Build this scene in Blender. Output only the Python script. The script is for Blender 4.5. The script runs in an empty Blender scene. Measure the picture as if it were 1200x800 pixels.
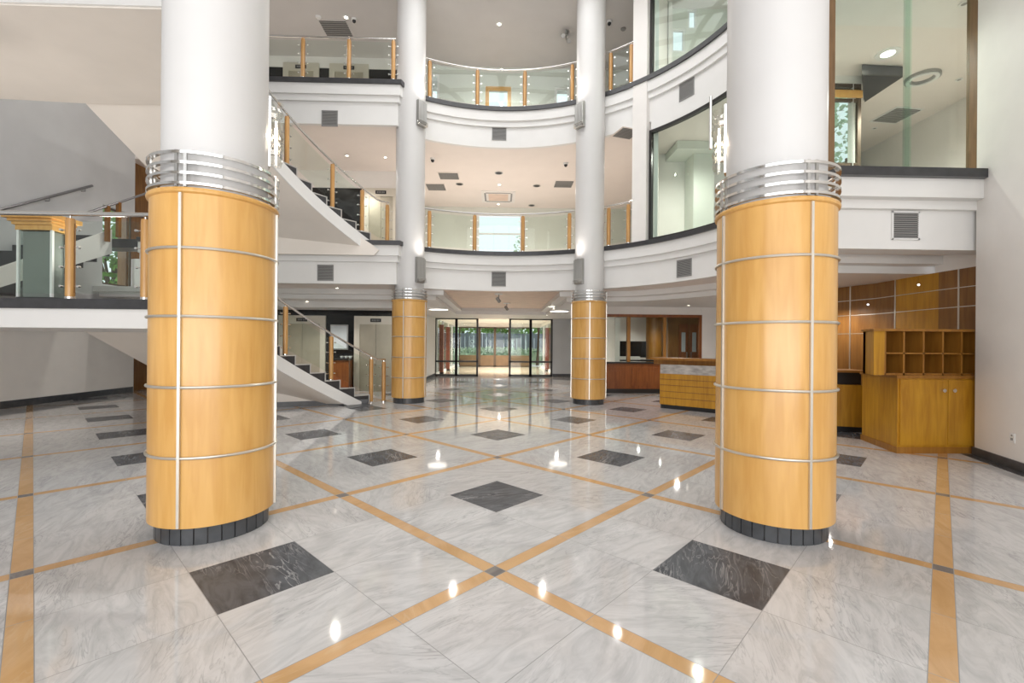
import bpy, math, random
from mathutils import Vector, Matrix
random.seed(7)
S = bpy.context.scene
COL = S.collection
PI = math.pi
def R(a): return math.radians(a)

# ---------------------------------------------------------------- camera
F, CX, CY, YAW, ROLL, H = 532.0, 600.0, 404.0, 0.0269, 0.008, 1.5
cam = bpy.data.cameras.new('camera'); camo = bpy.data.objects.new('camera', cam); COL.objects.link(camo)
cam.sensor_width = 36.0; cam.lens = F / 1200 * 36.0; cam.shift_y = (CY - 400) / 1200.0
cam.clip_start = 0.05; cam.clip_end = 300
camo.matrix_world = Matrix.Translation((0, 0, H)) @ Matrix.Rotation(-YAW, 4, 'Z') @ Matrix.Rotation(PI/2, 4, 'X') @ Matrix.Rotation(ROLL, 4, 'Z')
S.camera = camo

def ray(u, v):
    du, dv = u - CX, v - CY
    c, s = math.cos(ROLL), math.sin(ROLL)
    u0, v0 = c*du + s*dv, -s*du + c*dv
    xc, z = u0/F, -v0/F
    c, s = math.cos(YAW), math.sin(YAW)
    return Vector((c*xc + s, -s*xc + c, z))
def atz(u, v, z):
    r = ray(u, v); t = (z - H)/r.z; return Vector((r.x*t, r.y*t, z))
def aty(u, v, Y):
    r = ray(u, v); t = Y/r.y; return Vector((r.x*t, Y, H + r.z*t))
def atx(u, v, X):
    r = ray(u, v); t = X/r.x; return Vector((X, r.y*t, H + r.z*t))
OY = 7.8
def atcirc(u, v, rad, cx=0.0, cy=OY, near=False):
    r = ray(u, v)
    a = r.x**2 + r.y**2; b = -2*(r.x*cx + r.y*cy); c = cx*cx + cy*cy - rad*rad
    D = math.sqrt(max(0, b*b - 4*a*c)); t = (-b - D)/(2*a) if near else (-b + D)/(2*a)
    p = Vector((r.x*t, r.y*t, H + r.z*t))
    return p, math.atan2(p.y - cy, p.x - cx)
def pol(rad, a, z=0.0): return Vector((rad*math.cos(a), OY + rad*math.sin(a), z))

# ---------------------------------------------------------------- materials
def nodes(m):
    m.use_nodes = True; nt = m.node_tree; return nt, nt.nodes, nt.links
def pset(b, **k):
    for n, v in k.items():
        n = n.replace('_', ' ')
        if n in b.inputs: b.inputs[n].default_value = v
def mat(name, col, rough=0.6, metal=0.0, var=0.0, scale=6.0, stretch=(1, 1, 1), bump=0.0, coat=0.0, spec=0.5, emit=None, estr=0.0, col2=None):
    m = bpy.data.materials.new(name); nt, N, L = nodes(m); b = N['Principled BSDF']
    b.inputs['Base Color'].default_value = (*col, 1); b.inputs['Roughness'].default_value = rough; b.inputs['Metallic'].default_value = metal
    b.inputs['Coat Weight'].default_value = coat; b.inputs['Specular IOR Level'].default_value = spec
    if coat: b.inputs['Coat Roughness'].default_value = 0.08
    if emit: b.inputs['Emission Color'].default_value = (*emit, 1); b.inputs['Emission Strength'].default_value = estr
    if var or bump:
        tc = N.new('ShaderNodeTexCoord'); mp = N.new('ShaderNodeMapping'); nz = N.new('ShaderNodeTexNoise')
        mp.inputs['Scale'].default_value = stretch; nz.inputs['Scale'].default_value = scale; nz.inputs['Detail'].default_value = 6
        L.new(tc.outputs['Object'], mp.inputs['Vector']); L.new(mp.outputs['Vector'], nz.inputs['Vector'])
        if var:
            cr = N.new('ShaderNodeValToRGB'); e = cr.color_ramp.elements
            c2 = col2 or tuple(max(0, c*(1 - var)) for c in col)
            e[0].position = 0.3; e[0].color = (*c2, 1); e[1].position = 0.72; e[1].color = (*col, 1)
            L.new(nz.outputs['Fac'], cr.inputs['Fac']); L.new(cr.outputs['Color'], b.inputs['Base Color'])
        if bump:
            bp = N.new('ShaderNodeBump'); bp.inputs['Strength'].default_value = bump; bp.inputs['Distance'].default_value = 0.01
            L.new(nz.outputs['Fac'], bp.inputs['Height']); L.new(bp.outputs['Normal'], b.inputs['Normal'])
    return m
def marble(name, light, dark, vein, rough, amt=1.0, fine=1.0, spec=0.5):
    m = bpy.data.materials.new(name); nt, N, L = nodes(m); b = N['Principled BSDF']
    uv = N.new('ShaderNodeUVMap'); uv.uv_map = 'UVMap'
    mp = N.new('ShaderNodeMapping'); mp.inputs['Scale'].default_value = (1.0, 3.2, 1); L.new(uv.outputs['UV'], mp.inputs['Vector'])
    n1 = N.new('ShaderNodeTexNoise'); n1.inputs['Scale'].default_value = 1.3*fine; n1.inputs['Detail'].default_value = 9; n1.inputs['Roughness'].default_value = 0.62; n1.inputs['Distortion'].default_value = 1.6
    n2 = N.new('ShaderNodeTexNoise'); n2.inputs['Scale'].default_value = 1.5*fine; n2.inputs['Detail'].default_value = 7; n2.inputs['Distortion'].default_value = 2.2
    mp2 = N.new('ShaderNodeMapping'); mp2.inputs['Scale'].default_value = (0.8, 4.2, 1); mp2.inputs['Location'].default_value = (3.1, 7.7, 0)
    L.new(uv.outputs['UV'], mp2.inputs['Vector'])
    L.new(mp.outputs['Vector'], n1.inputs['Vector']); L.new(mp2.outputs['Vector'], n2.inputs['Vector'])
    r1 = N.new('ShaderNodeValToRGB'); e = r1.color_ramp.elements; e[0].position = 0.33; e[0].color = (*dark, 1); e[1].position = 0.60; e[1].color = (*light, 1)
    L.new(n1.outputs['Fac'], r1.inputs['Fac'])
    r2 = N.new('ShaderNodeValToRGB'); e = r2.color_ramp.elements
    e[0].position = 0.465; e[0].color = (0, 0, 0, 1); e[1].position = 0.5; e[1].color = (amt, amt, amt, 1)
    x = r2.color_ramp.elements.new(0.535); x.color = (0, 0, 0, 1)
    L.new(n2.outputs['Fac'], r2.inputs['Fac'])
    n3 = N.new('ShaderNodeTexNoise'); n3.inputs['Scale'].default_value = 1.1; n3.inputs['Detail'].default_value = 2; L.new(mp.outputs['Vector'], n3.inputs['Vector'])
    r3 = N.new('ShaderNodeMapRange'); r3.inputs['From Min'].default_value = 0.42; r3.inputs['From Max'].default_value = 0.72; L.new(n3.outputs['Fac'], r3.inputs['Value'])
    mu = N.new('ShaderNodeMath'); mu.operation = 'MULTIPLY'; L.new(r2.outputs['Color'], mu.inputs[0]); L.new(r3.outputs['Result'], mu.inputs[1])
    mx = N.new('ShaderNodeMix'); mx.data_type = 'RGBA'; L.new(mu.outputs[0], mx.inputs['Factor']); L.new(r1.outputs['Color'], mx.inputs['A']); mx.inputs['B'].default_value = (*vein, 1)
    L.new(mx.outputs['Result'], b.inputs['Base Color']); b.inputs['Roughness'].default_value = rough
    b.inputs['Specular IOR Level'].default_value = spec
    return m
def glass(name, tint, ior=1.5, extra=0.0):
    m = bpy.data.materials.new(name); nt, N, L = nodes(m); N.remove(N['Principled BSDF']); o = N['Material Output']
    t = N.new('ShaderNodeBsdfTransparent'); t.inputs['Color'].default_value = (*tint, 1)
    g = N.new('ShaderNodeBsdfGlossy'); g.inputs['Roughness'].default_value = 0.02
    f = N.new('ShaderNodeFresnel'); ge = N.new('ShaderNodeNewGeometry'); ma = N.new('ShaderNodeMath'); ma.operation = 'MULTIPLY_ADD'; ma.inputs[1].default_value = 1/ior - ior; ma.inputs[2].default_value = ior
    L.new(ge.outputs['Backfacing'], ma.inputs[0]); L.new(ma.outputs[0], f.inputs['IOR'])
    ad = N.new('ShaderNodeMath'); ad.operation = 'ADD'; ad.inputs[1].default_value = extra; ad.use_clamp = True
    mx = N.new('ShaderNodeMixShader'); L.new(f.outputs[0], ad.inputs[0]); L.new(ad.outputs[0], mx.inputs['Fac']); L.new(t.outputs[0], mx.inputs[1]); L.new(g.outputs[0], mx.inputs[2]); L.new(mx.outputs[0], o.inputs['Surface'])
    return m
def woodmat(name, c1, c2, rough=0.32, coat=0.25, scale=2.2):
    m = bpy.data.materials.new(name); nt, N, L = nodes(m); b = N['Principled BSDF']
    tc = N.new('ShaderNodeTexCoord'); mp = N.new('ShaderNodeMapping'); mp.inputs['Scale'].default_value = (7, 7, 0.7)
    nz = N.new('ShaderNodeTexNoise'); nz.inputs['Scale'].default_value = scale; nz.inputs['Detail'].default_value = 8; nz.inputs['Distortion'].default_value = 0.6
    L.new(tc.outputs['Object'], mp.inputs['Vector']); L.new(mp.outputs['Vector'], nz.inputs['Vector'])
    nb = N.new('ShaderNodeTexNoise'); nb.inputs['Scale'].default_value = 1.3; nb.inputs['Detail'].default_value = 2; L.new(tc.outputs['Object'], nb.inputs['Vector'])
    ad = N.new('ShaderNodeMix'); ad.data_type = 'FLOAT'; ad.inputs['Factor'].default_value = 0.35
    L.new(nz.outputs['Fac'], ad.inputs['A']); L.new(nb.outputs['Fac'], ad.inputs['B'])
    cr = N.new('ShaderNodeValToRGB'); e = cr.color_ramp.elements; e[0].position = 0.36; e[0].color = (*c2, 1); e[1].position = 0.62; e[1].color = (*c1, 1)
    L.new(ad.outputs[0], cr.inputs['Fac']); L.new(cr.outputs['Color'], b.inputs['Base Color'])
    b.inputs['Roughness'].default_value = rough; b.inputs['Coat Weight'].default_value = coat; b.inputs['Coat Roughness'].default_value = 0.15
    return m

M = {}
M['wall'] = mat('warm_white_paint', (0.84, 0.81, 0.775), 0.55, var=0.04, scale=3)
M['wall_sage'] = mat('pale_sage_paint', (0.70, 0.73, 0.67), 0.6, var=0.04, scale=2)
M['wall_cool'] = mat('cool_grey_wall', (0.56, 0.57, 0.58), 0.6, var=0.08, scale=1.5)
M['fascia'] = mat('white_fascia_paint', (0.80, 0.79, 0.77), 0.5, var=0.03, scale=3)
M['ceil'] = mat('ceiling_paint', (0.85, 0.785, 0.735), 0.65, var=0.03, scale=2)
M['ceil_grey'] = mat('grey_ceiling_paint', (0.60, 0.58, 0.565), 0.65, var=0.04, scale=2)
M['coffer'] = mat('coffer_tan_paint', (0.80, 0.62, 0.50), 0.5, var=0.15, scale=3)
M['soffit'] = mat('beige_soffit_paint', (0.86, 0.80, 0.73), 0.6, var=0.07, scale=1.2)
M['colw'] = mat('column_white_paint', (0.67, 0.66, 0.65), 0.42, var=0.03, scale=2)
M['anigre'] = woodmat('honey_veneer', (0.70, 0.405, 0.125), (0.60, 0.315, 0.08))
M['yellow'] = woodmat('yellow_oak', (0.52, 0.26, 0.018), (0.36, 0.155, 0.008), 0.4, 0.08)
M['orange'] = woodmat('orange_oak', (0.36, 0.16, 0.025), (0.24, 0.095, 0.012), 0.4, 0.08)
M['brownw'] = woodmat('brown_panel_veneer', (0.27, 0.125, 0.03), (0.18, 0.072, 0.014), 0.35, 0.1)
M['mahog'] = woodmat('mahogany', (0.27, 0.088, 0.02), (0.17, 0.045, 0.010), 0.35, 0.1)
M['postw'] = woodmat('post_wood', (0.62, 0.35, 0.12), (0.46, 0.235, 0.07), 0.35)
M['chrome'] = mat('polished_steel', (0.80, 0.79, 0.77), 0.12, 1.0)
M['satin'] = mat('satin_steel', (0.45, 0.445, 0.43), 0.32, 1.0)
M['trimm'] = mat('champagne_trim', (0.70, 0.665, 0.60), 0.34, 0.85)
M['slate'] = mat('dark_slate', (0.075, 0.08, 0.088), 0.3, var=0.4, scale=9)
M['dark'] = mat('dark_edge_stone', (0.058, 0.058, 0.062), 0.28, var=0.35, scale=8)
M['granite'] = mat('black_granite', (0.014, 0.014, 0.015), 0.12, var=0.4, scale=40)
M['marble'] = marble('grey_white_marble', (0.60, 0.59, 0.588), (0.47, 0.465, 0.465), (0.22, 0.22, 0.23), 0.055, 0.6, fine=1.9)
M['marbled'] = marble('charcoal_marble', (0.10, 0.106, 0.118), (0.05, 0.053, 0.062), (0.42, 0.42, 0.43), 0.26, 0.9, fine=1.8, spec=0.22)
M['tan'] = marble('tan_marble', (0.62, 0.385, 0.19), (0.53, 0.32, 0.145), (0.64, 0.47, 0.30), 0.06, 0.5)
M['mid'] = marble('small_grey_marble', (0.24, 0.215, 0.20), (0.15, 0.14, 0.14), (0.3, 0.3, 0.3), 0.12, 0.5)
M['grout'] = mat('grout', (0.25, 0.245, 0.24), 0.5)
M['deskm'] = mat('desk_marble', (0.66, 0.62, 0.58), 0.2, var=0.5, scale=5, stretch=(1, 1, 3))
M['glass'] = glass('clear_green_glass', (0.94, 0.975, 0.955), 1.33)
M['glass_big'] = glass('window_glass', (0.85, 0.905, 0.88), 1.28)
M['glass_joint'] = glass('greenish_glass_overlap', (0.90, 0.975, 0.94), 1.3)
M['bronze'] = mat('bronze_frame', (0.105, 0.075, 0.05), 0.35, 0.5)
M['brownf'] = mat('brown_jamb', (0.26, 0.15, 0.07), 0.4, var=0.3, scale=5, stretch=(4, 4, .5))
M['blackf'] = mat('black_frame', (0.02, 0.018, 0.017), 0.35)
M['beigedoor'] = mat('beige_metal_door', (0.50, 0.455, 0.36), 0.32, 0.55, var=0.1, scale=4)
M['beigeframe'] = mat('beige_metal_frame', (0.66, 0.62, 0.53), 0.35, 0.4)
M['grille'] = mat('grey_grille', (0.27, 0.265, 0.255), 0.5)
M['grille_back'] = mat('grille_back', (0.05, 0.05, 0.05), 0.7)
M['white'] = mat('white_plastic', (0.80, 0.80, 0.79), 0.4)
M['black'] = mat('black_plastic', (0.018, 0.018, 0.02), 0.35)
M['lamp'] = mat('lit_lamp', (1, 0.95, 0.85), 0.4, emit=(1.0, 0.90, 0.74), estr=14)
M['lampsoft'] = mat('lit_diffuser', (1, 0.95, 0.85), 0.4, emit=(1.0, 0.93, 0.82), estr=5)
M['crystal'] = glass('crumpled_crystal', (0.96, 0.94, 0.90), 1.5, 0.18)
M['poster'] = mat('pale_notice', (0.58, 0.63, 0.65), 0.3, var=0.12, scale=3)
M['redpost'] = mat('red_brown_post', (0.30, 0.085, 0.045), 0.5, var=0.3, scale=5)
M['leaf'] = mat('leaf_green', (0.30, 0.56, 0.12), 0.6, var=0.6, scale=2.5)
M['leaf2'] = mat('pale_leaf', (0.66, 0.80, 0.58), 0.6, var=0.45, scale=4)
M['bark'] = mat('bark', (0.16, 0.11, 0.07), 0.8, var=0.4, scale=8)
M['paving'] = mat('pale_paving', (0.80, 0.77, 0.72), 0.45, var=0.1, scale=3)
M['vestfloor'] = mat('vestibule_stone', (0.74, 0.64, 0.50), 0.12, var=0.25, scale=2)
M['greyfence'] = mat('grey_fence', (0.22, 0.25, 0.29), 0.6, var=0.3, scale=3, stretch=(6, 1, 1))
M['kick'] = mat('bronze_kick_panel', (0.19, 0.12, 0.065), 0.4, 0.2, var=0.2, scale=3)
M['screen'] = mat('dark_screen', (0.012, 0.014, 0.016), 0.12)
M['nosing'] = mat('pale_nosing', (0.50, 0.48, 0.45), 0.4)
M['handrail_dark'] = mat('grey_handrail', (0.24, 0.24, 0.25), 0.35, 0.7)

# ---------------------------------------------------------------- mesh builder
class MB:
    def __init__(s): s.v = []; s.f = []; s.m = []
    def add(s, vs, fs, m=0):
        b = len(s.v); s.v += [Vector(v) for v in vs]; s.f += [tuple(b + i for i in f) for f in fs]; s.m += [m]*len(fs); return s
    def box(s, x0, y0, z0, x1, y1, z1, m=0):
        x0, x1 = min(x0, x1), max(x0, x1); y0, y1 = min(y0, y1), max(y0, y1); z0, z1 = min(z0, z1), max(z0, z1)
        return s.add([(x, y, z) for z in (z0, z1) for y in (y0, y1) for x in (x0, x1)],
                     [(0, 2, 3, 1), (4, 5, 7, 6), (0, 1, 5, 4), (2, 6, 7, 3), (0, 4, 6, 2), (1, 3, 7, 5)], m)
    def obox(s, c, lx, ly, z0, z1, a, m=0):
        ca, sa = math.cos(a), math.sin(a)
        P = lambda x, y: (c[0] + ca*x - sa*y, c[1] + sa*x + ca*y)
        return s.prism([P(-lx/2, -ly/2), P(lx/2, -ly/2), P(lx/2, ly/2), P(-lx/2, ly/2)], z0, z1, m)
    def prism(s, poly, z0, z1, m=0):
        A = sum(poly[i][0]*poly[(i+1) % len(poly)][1] - poly[(i+1) % len(poly)][0]*poly[i][1] for i in range(len(poly)))
        if A < 0: poly = poly[::-1]
        n = len(poly)
        return s.add([(p[0], p[1], z0) for p in poly] + [(p[0], p[1], z1) for p in poly],
                     [tuple(range(n))[::-1], tuple(range(n, 2*n))] + [(i, (i+1) % n, n + (i+1) % n, n + i) for i in range(n)], m)
    def hexa(s, p8, m=0):   # bottom 4 (ccw), top 4
        return s.add(p8, [(3, 2, 1, 0), (4, 5, 6, 7), (0, 1, 5, 4), (1, 2, 6, 5), (2, 3, 7, 6), (3, 0, 4, 7)], m)
    def lathe(s, prof, c=(0, 0), n=48, m=0, caps=True):
        k = len(prof); vs = []
        for i in range(n):
            a = 2*PI*i/n
            vs += [(c[0] + r*math.cos(a), c[1] + r*math.sin(a), z) for r, z in prof]
        fs = [(i*k + j, ((i+1) % n)*k + j, ((i+1) % n)*k + j + 1, i*k + j + 1) for i in range(n) for j in range(k-1)]
        if caps:
            fs.append(tuple(i*k for i in range(n))[::-1]); fs.append(tuple(i*k + k - 1 for i in range(n)))
        return s.add(vs, fs, m)
    def ring(s, c, r0, r1, z0, z1, n=64, m=0, a0=0, a1=2*PI):
        full = abs(a1 - a0) > 6.28; cnt = n if full else n + 1; vs = []
        for i in range(cnt):
            a = a0 + (a1 - a0)*i/n; ca, sa = math.cos(a), math.sin(a)
            vs += [(c[0] + r*ca, c[1] + r*sa, z) for r, z in ((r0, z0), (r1, z0), (r1, z1), (r0, z1))]
        fs = []
        for i in range(n):
            j = (i+1) % cnt
            for q in range(4): fs.append((i*4 + q, j*4 + q, j*4 + (q+1) % 4, i*4 + (q+1) % 4)[::-1])
        if not full: fs.append((0, 1, 2, 3)); fs.append(tuple(4*n + q for q in (3, 2, 1, 0)))
        return s.add(vs, fs, m)
    def tube(s, pts, r, n=10, m=0, closed=False):
        pts = [Vector(p) for p in pts]; k = len(pts); vs = []; up = Vector((0, 0, 1))
        for i, p in enumerate(pts):
            a = pts[i-1] if (i or closed) else p; b = pts[(i+1) % k] if (i < k-1 or closed) else p
            t = (b - a).normalized(); x = t.cross(up)
            if x.length < 1e-3: x = t.cross(Vector((1, 0, 0)))
            x.normalize(); y = x.cross(t).normalized()
            vs += [p + r*(math.cos(2*PI*q/n)*x + math.sin(2*PI*q/n)*y) for q in range(n)]
        fs = [(i*n + q, i*n + (q+1) % n, ((i+1) % k)*n + (q+1) % n, ((i+1) % k)*n + q) for i in range(k if closed else k-1) for q in range(n)]
        if not closed: fs += [tuple(range(n))[::-1], tuple((k-1)*n + q for q in range(n))]
        return s.add(vs, fs, m)
    def sweep(s, path, prof, m=0):   # path: xy list; prof: closed list of (offset to the left of travel, z)
        k = len(path); n = len(prof); vs = []
        for i in range(k):
            p = Vector(path[i]); a = Vector(path[i-1]) if i else None; b = Vector(path[i+1]) if i < k-1 else None
            d1 = (p - a).normalized() if a else None; d2 = (b - p).normalized() if b else None
            d1 = d1 or d2; d2 = d2 or d1
            n1, n2 = Vector((-d1.y, d1.x)), Vector((-d2.y, d2.x)); nn = (n1 + n2).normalized(); sc = 1/max(0.4, nn.dot(n1))
            vs += [(p.x + nn.x*o*sc, p.y + nn.y*o*sc, z) for o, z in prof]
        fs = [(i*n + q, i*n + (q+1) % n, (i+1)*n + (q+1) % n, (i+1)*n + q) for i in range(k-1) for q in range(n)]
        fs += [tuple(range(n))[::-1], tuple((k-1)*n + q for q in range(n))]
        return s.add(vs, fs, m)
    def build(s, name, mats, parent=None, loc=None, rot=None, smooth=0.6):
        me = bpy.data.meshes.new(name)
        off = Vector((0, 0, 0))
        if loc is None and parent is not None: off = wloc(parent)
        me.from_pydata([v - off for v in s.v], [], s.f)
        if not isinstance(mats, (list, tuple)): mats = [mats]
        for mm in mats: me.materials.append(M[mm] if isinstance(mm, str) else mm)
        me.polygons.foreach_set('material_index', s.m)
        if smooth:
            me.polygons.foreach_set('use_smooth', [True]*len(me.polygons)); me.set_sharp_from_angle(angle=smooth)
        me.update(); return link(name, me, parent, loc, rot)
def link(name, me, parent=None, loc=None, rot=None):
    o = bpy.data.objects.new(name, me); COL.objects.link(o)
    if parent is not None: o.parent = parent
    if loc is not None: o.location = loc
    if rot is not None: o.rotation_euler = (0, 0, rot)
    return o
def wloc(o):
    v = Vector(o.location)
    while o.parent is not None: o = o.parent; v += Vector(o.location)
    return v
def thing(name, label, cat, loc=(0, 0, 0), group=None, rot=0):
    o = bpy.data.objects.new(name, None); COL.objects.link(o); o.location = loc; o.rotation_euler = (0, 0, rot); o.empty_display_size = 0.2
    return tag(o, label, cat, group)
def tag(o, label, cat, group=None, kind=None):
    if label: o['label'] = label
    if cat: o['category'] = cat
    if group: o['group'] = group
    if kind: o['kind'] = kind
    return o
def struct(name, mb, mats, parent=None, smooth=0.6):
    o = mb.build(name, mats, parent, smooth=smooth)
    if parent is None: o['kind'] = 'structure'
    return o

# ---------------------------------------------------------------- floor lattice
D = 1.524; C0 = Vector((-0.013*D, 1.977*D)); SQ = math.sqrt(2)
ex, ey = Vector((1, 1))/SQ, Vector((-1, 1))/SQ
P_ = D*SQ; W = 0.106; g = 0.004
def build_floor():
    iv = []   # intervals in one period, starting in the middle of a strip: (a, b, type)
    t0, t1 = -W/2, W/2
    inner = (P_ - W)/3.0; dk = 0.665; side = (P_ - W - dk)/2
    seg = [(t0, t1 - g, 'T'), (t1 - g, t1, 'g'), (t1, t1 + side - g/2, 'M'), (t1 + side - g/2, t1 + side + g/2, 'g'), (t1 + side + g/2, t1 + side + dk - g/2, 'D'),
           (t1 + side + dk - g/2, t1 + side + dk + g/2, 'g'), (t1 + side + dk + g/2, P_ + t0 - g, 'M'), (P_ + t0 - g, P_ + t0, 'g')]
    me = bpy.data.meshes.new('floor'); V, Fc, MI, UV = [], [], [], []
    rnd = random.Random(3)
    for i in range(-12, 15):
        for j in range(-12, 15):
            cc = C0 + ex*(i + .5)*P_ + ey*(j + .5)*P_
            if not (-15 < cc.x < 14 and -7.5 < cc.y < 24): continue
            for (a0, a1, ta) in seg:
                for (b0, b1, tb) in seg:
                    q = [C0 + ex*(i*P_ + a) + ey*(j*P_ + b) for a, b in ((a0, b0), (a1, b0), (a1, b1), (a0, b1))]
                    c = (q[0] + q[2])/2
                    if not (-13.2 < c.x < 12 and -6 < c.y < 22.3): continue
                    if ta == 'T' and tb == 'T': mi = 3
                    elif ta == 'T': mi = 4 if tb == 'g' else 2
                    elif tb == 'T': mi = 4 if ta == 'g' else 2
                    elif ta == 'g' or tb == 'g': mi = 4
                    elif ta == 'D' and tb == 'D': mi = 1
                    else: mi = 0
                    k = len(V); V += [(p.x, p.y, 0) for p in q]; Fc.append((k, k+1, k+2, k+3)); MI.append(mi)
                    rot = rnd.choice((0.0, 0.0, 1.1, -0.5)) + rnd.uniform(-.25, .25)
                    if c.x < -1.5: rot = R(75) + rnd.uniform(-.2, .2)
                    elif c.x > 1.5: rot = R(15) + rnd.uniform(-.2, .2)
                    ox, oy = rnd.uniform(0, 60), rnd.uniform(0, 60); cr, sr = math.cos(rot), math.sin(rot)
                    for (a, b) in ((a0, b0), (a1, b0), (a1, b1), (a0, b1)):
                        x, y = a - a0, b - b0; UV.append((ox + cr*x + sr*y, oy - sr*x + cr*y))
    me.from_pydata(V, [], Fc)
    for n in ('marble', 'marbled', 'tan', 'mid', 'grout'): me.materials.append(M[n])
    me.polygons.foreach_set('material_index', MI)
    uvl = me.uv_layers.new(name='UVMap')
    uvl.data.foreach_set('uv', [c for p in UV for c in p]); me.update()
    o = link('floor', me); o['kind'] = 'structure'
build_floor()

# ---------------------------------------------------------------- room shell
Z1, Z2, ZT = 4.07, 8.07, 10.6
RF = 4.88
# left wall with a window opening high at the rear
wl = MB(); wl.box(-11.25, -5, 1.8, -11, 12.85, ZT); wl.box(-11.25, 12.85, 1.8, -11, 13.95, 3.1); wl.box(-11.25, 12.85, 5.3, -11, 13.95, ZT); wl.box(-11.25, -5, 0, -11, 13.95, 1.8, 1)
struct('wall_left', wl, ['wall_cool', 'wall'])  # cooler grey above landing height, warm white below
struct('wall_left_return', MB().box(-11.5, 13.95, 0, -11.25, 16.4, ZT), 'brownw')
struct('baseboard_left', MB().box(-11, -5, 0, -10.97, 13.9, 0.16), 'slate')
struct('wall_rear_left', MB().box(-11.4, 16.2, 0, -9.2, 16.4, ZT), 'wall')
struct('baseboard_rear_left', MB().box(-11.2, 16.17, 0, -9.2, 16.2, 0.16), 'slate')
# lift lobby wall on three storeys: black stone below, white band over it
YE = 14.6
for k, zb in enumerate((0, 4.0, 8.0)):
    top = (2.56, 6.45, 10.25)[k]; nxt = (3.0, 7.0, ZT)[k]
    struct(('wall_lift_lobby', 'wall_lift_upper', 'wall_lift_top')[k], MB().box(-9.2, YE, zb, -3.05, YE + .2, top, 0).box(-9.2, YE - .02, top, -3.05, YE + .2, nxt, 1), ['granite', 'wall'])
# corridor side walls and end walls
struct('wall_corridor_left', MB().box(-3.25, YE + .2, 0, -3.05, 21.6, 3.0), 'wall')
struct('baseboard_corridor', MB().box(-3.05, YE, 0, -3.03, 21.55, 0.14).box(2.52, 21.52, 0, 4.2, 21.55, 0.14), 'slate')
struct('wall_corridor_end', MB().box(2.5, 21.55, 0, 5.0, 21.75, 3.0), 'wall_cool')
struct('wall_office_left', MB().box(3.7, 14.47, 0, 3.85, 21.5, 3.0), 'wall')

# right slanting white wall, with its baseboard
A_ = aty(1143, 400, 6.22).xy; dirr = Vector((-0.35, -0.937)).normalized()
B_ = A_ + dirr*3.0; C_ = Vector((B_.x, -5.0))
struct('wall_right', MB().prism([A_, B_, C_, (C_.x + 2.2, C_.y), (B_.x + 2.2, B_.y), (A_.x + .75, A_.y)], 0, 12.4), 'wall')
nr = Vector((-dirr.y, dirr.x))
nr = nr if nr.x < 0 else -nr
struct('baseboard_right', MB().prism([A_ + nr*.002, B_, B_ + nr*.02, A_ + nr*.022 - dirr*.02], 0, 0.115), 'slate')
struct('trim_floor_border', MB().prism([A_ + nr*.02, B_ + nr*.02, B_ + nr*.14, A_ + nr*.14 - dirr*.35], 0.0005, 0.003), 'slate')

# rear wall behind the camera, with tall glazing open to daylight
wb = MB(); wb.box(-11.2, -5.2, 0, -7.5, -5, ZT).box(5.2, -5.2, 0, 8, -5, ZT).box(-7.5, -5.2, 9.6, 5.2, -5, ZT)
struct('wall_front', wb, 'wall')
wf = MB()
for i in range(7):
    x = -7.5 + i*12.7/6; wf.box(x - .05, -5.15, 0, x + .05, -5.05, 9.6)
for z in (0.05, 2.6, 5.0, 7.4, 9.55): wf.box(-7.5, -5.15, z - .05, 5.2, -5.05, z + .05)
struct('window_9', wf, 'bronze')

def arc(rad, a0, a1, n): return [pol(rad, a0 + (a1 - a0)*i/n).xy for i in range(n+1)]
# rim path of the balconies (counter-clockwise)
rim = arc(RF, R(-14), R(120.5), 60) + [Vector((-2.62, 11.5)), Vector((-8.9, 11.5))]
# slabs (their undersides are the ceilings)
def rim_out(off): return arc(RF + off, R(-14), R(120.5), 60) + [Vector((-2.66, 11.5 + off)), Vector((-8.9, 11.5 + off))]
ro = rim_out(.1)
struct('ceiling_ground', MB().prism(ro + [(-8.9, 13.95), (-11, 13.95), (-11.3, 14.1), (-11.3, 22), (12, 22), (12, 6.32), (4.6, 6.32)], 3.0, 4.0), 'ceil')
struct('ceiling_first', MB().prism(ro + [(-8.9, 13.95), (-11, 13.95), (-11.3, 14.1), (-11.3, 18.3), (6.5, 18.3), (6.5, 9.0), (7.12, 9.0), (10.3, 12.8), (10.3, 6.32), (4.6, 6.32)], 7.0, 8.0), 'ceil')
# top ceiling: ring around the skylight
def ring_slab(hr, poly, z0, z1, n=96):
    mb = MB(); c = Vector((0, OY)); pts = []
    for i in range(n):
        a = 2*PI*i/n + 0.001; d = Vector((math.cos(a), math.sin(a))); best = 1e9
        for k in range(len(poly)):
            p, q = Vector(poly[k]), Vector(poly[(k+1) % len(poly)]); e = q - p; den = d.x*e.y - d.y*e.x
            if abs(den) < 1e-9: continue
            w = p - c; t = (w.x*e.y - w.y*e.x)/den; u = (w.x*d.y - w.y*d.x)/den
            if t > 0 and -1e-6 <= u <= 1.000001: best = min(best, t)
        pts.append((c + d*hr, c + d*best))
    for i in range(n):
        (a, b), (a2, b2) = pts[i], pts[(i+1) % n]
        mb.hexa([(a.x, a.y, z0), (b.x, b.y, z0), (b2.x, b2.y, z0), (a2.x, a2.y, z0), (a.x, a.y, z1), (b.x, b.y, z1), (b2.x, b2.y, z1), (a2.x, a2.y, z1)])
    return mb
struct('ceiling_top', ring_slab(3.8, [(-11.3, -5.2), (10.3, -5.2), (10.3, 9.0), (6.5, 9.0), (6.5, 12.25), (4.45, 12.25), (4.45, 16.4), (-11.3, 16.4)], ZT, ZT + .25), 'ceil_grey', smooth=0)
sk = MB().ring((0, OY), 3.78, 3.9, ZT, ZT + .8, 64)
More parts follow.
